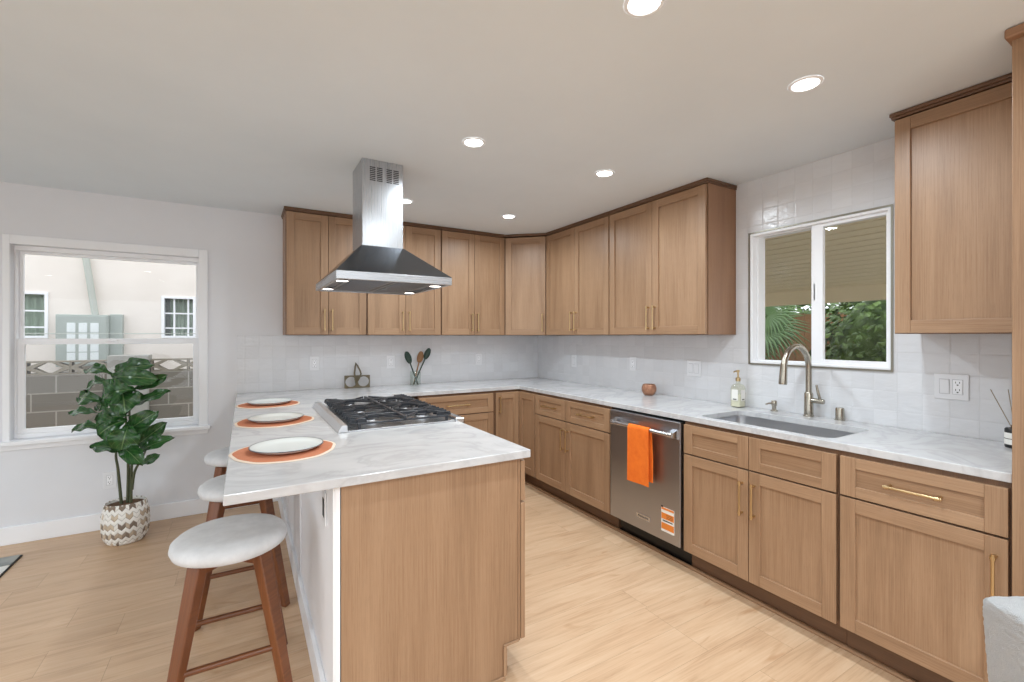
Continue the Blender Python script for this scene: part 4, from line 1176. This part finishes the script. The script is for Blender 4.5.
MB().box(PX1 - .05, PX1 + .05, -1.2, 7.9, 1.805, 2.0).build('beam', 'patio_beam', t, bevel=.004)
for y in (-1.1, 7.5): MB().box(PX1 - .05, PX1 + .05, y, y + .1, -.22, 1.805).build('post', 'patio_beam', t, bevel=.004)
FX = 8.75
o = MB()
for k in range(60): y = -1.5 + k * .16; o.box(FX, FX + .025, y, y + .152, -.22, 1.78 + .008 * math.sin(k * 3.1))
o = o.build('wooden_fence', 'fence_boards'); tag(o, 'brown board fence behind the palm outside the sink window', 'fence')
# ivy on the fence: many small leaves over a rounded mass
def ivy(name, label, cx, cy, cz, rx, ry, rz_, n, mat, size):
    m = MB(); q = random.Random(len(label))
    m.lathe([(math.sin(R(a)) * .86, -math.cos(R(a)) * .86) for a in range(0, 181, 15)], (0, 0, 0), 20)
    m.v = [(cx + x * rx, cy + y * ry, cz + z * rz_) for x, y, z in m.v]
    for k in range(n):
        a, b = q.uniform(0, 6.283), math.acos(q.uniform(-1, 1)); d = Vector((math.sin(b) * math.cos(a), math.sin(b) * math.sin(a), math.cos(b)))
        p = Vector((cx + d.x * rx, cy + d.y * ry, cz + d.z * rz_)) * 1.0 + Vector((q.uniform(-.06, .06), q.uniform(-.08, .08), q.uniform(-.08, .08)))
        nn = (d + Vector((q.uniform(-.9, .9), q.uniform(-.9, .9), q.uniform(-.3, .9)))).normalized(); sd = nn.cross(Vector((0, 0, 1))).normalized(); up = sd.cross(nn)
        s = size * q.uniform(.6, 1.25); rot = q.uniform(0, 6.28); e1 = sd * math.cos(rot) + up * math.sin(rot); e2 = up * math.cos(rot) - sd * math.sin(rot)
        pts = [p - e2 * s, p + e1 * s * .6 - e2 * s * .2, p + e2 * s, p - e1 * s * .6 - e2 * s * .2, p + nn * s * .15]
        m.add(pts, [(0, 1, 4), (1, 2, 4), (2, 3, 4), (3, 0, 4)])
    o = m.build(name, mat, recalc=False); return tag(o, label, 'shrub')
ivy('ivy_hedge', 'dense dark green ivy mass right of the palm outside the sink window', 7.55, 2.55, .95, .75, 1.05, 1.22, 3800, 'ivy_green', .062)
ivy('garden_shrub', 'green shrub top above the fence between palm and ivy', 9.9, 4.6, .9, .7, 1.7, 1.2, 2600, 'ivy_green', .08)
# palm: fronds of narrow blades
def palm():
    cx, cy, cz = 7.75, 5.1, 1.50
    t = thing('fan_palm', 'fan palm with pale green fronds outside the sink window', 'palm', (cx, cy, -.22))
    MB().tube([(cx, cy, -.22), (cx + .02, cy, .6), (cx, cy, cz)], [.14, .12, .10], 14).build('trunk', 'palm_trunk', t, smooth=60)
    q = random.Random(3)
    for k, (ang, el, L, roll) in enumerate(((-88, 22, 1.15, 62), (-100, -6, 1.1, 50), (-70, 2, 1.05, 75), (-120, 40, .95, 40), (-60, 45, .9, 60), (150, 15, .9, 20), (60, 10, .9, 30), (0, 20, .9, 20), (-110, -32, .95, 55), (-150, 30, .9, 30))):
        d = Vector((math.cos(R(ang)) * math.cos(R(el)), math.sin(R(ang)) * math.cos(R(el)), math.sin(R(el))))
        c = Vector((cx, cy, cz)); hub = c + d * (L * .55)
        m = MB().tube([c, hub], [.014, .009], 6)
        sd = d.cross(Vector((0, 0, 1))).normalized(); sd = Matrix.Rotation(R(roll), 3, d) @ sd; nr = sd.cross(d)
        for b in range(26):
            th = R(-105 + 210 * b / 25); dir_ = (d * math.cos(th) + sd * math.sin(th) + nr * .12).normalized(); bl = L * .62 * (.75 + .25 * math.cos(th)); w = .020
            sw = dir_.cross(nr).normalized()
            mid = hub + dir_ * bl * .55; tip = hub + dir_ * bl + Vector((0, 0, -.10 - .1 * q.random()))
            m.add([hub - sw * .004, hub + sw * .004, mid + sw * w, tip, mid - sw * w, mid + nr * .008], [(0, 1, 2, 5), (0, 5, 4), (2, 3, 5), (5, 3, 4)])
        m.build('frond', 'palm_green', t, recalc=False)
palm()
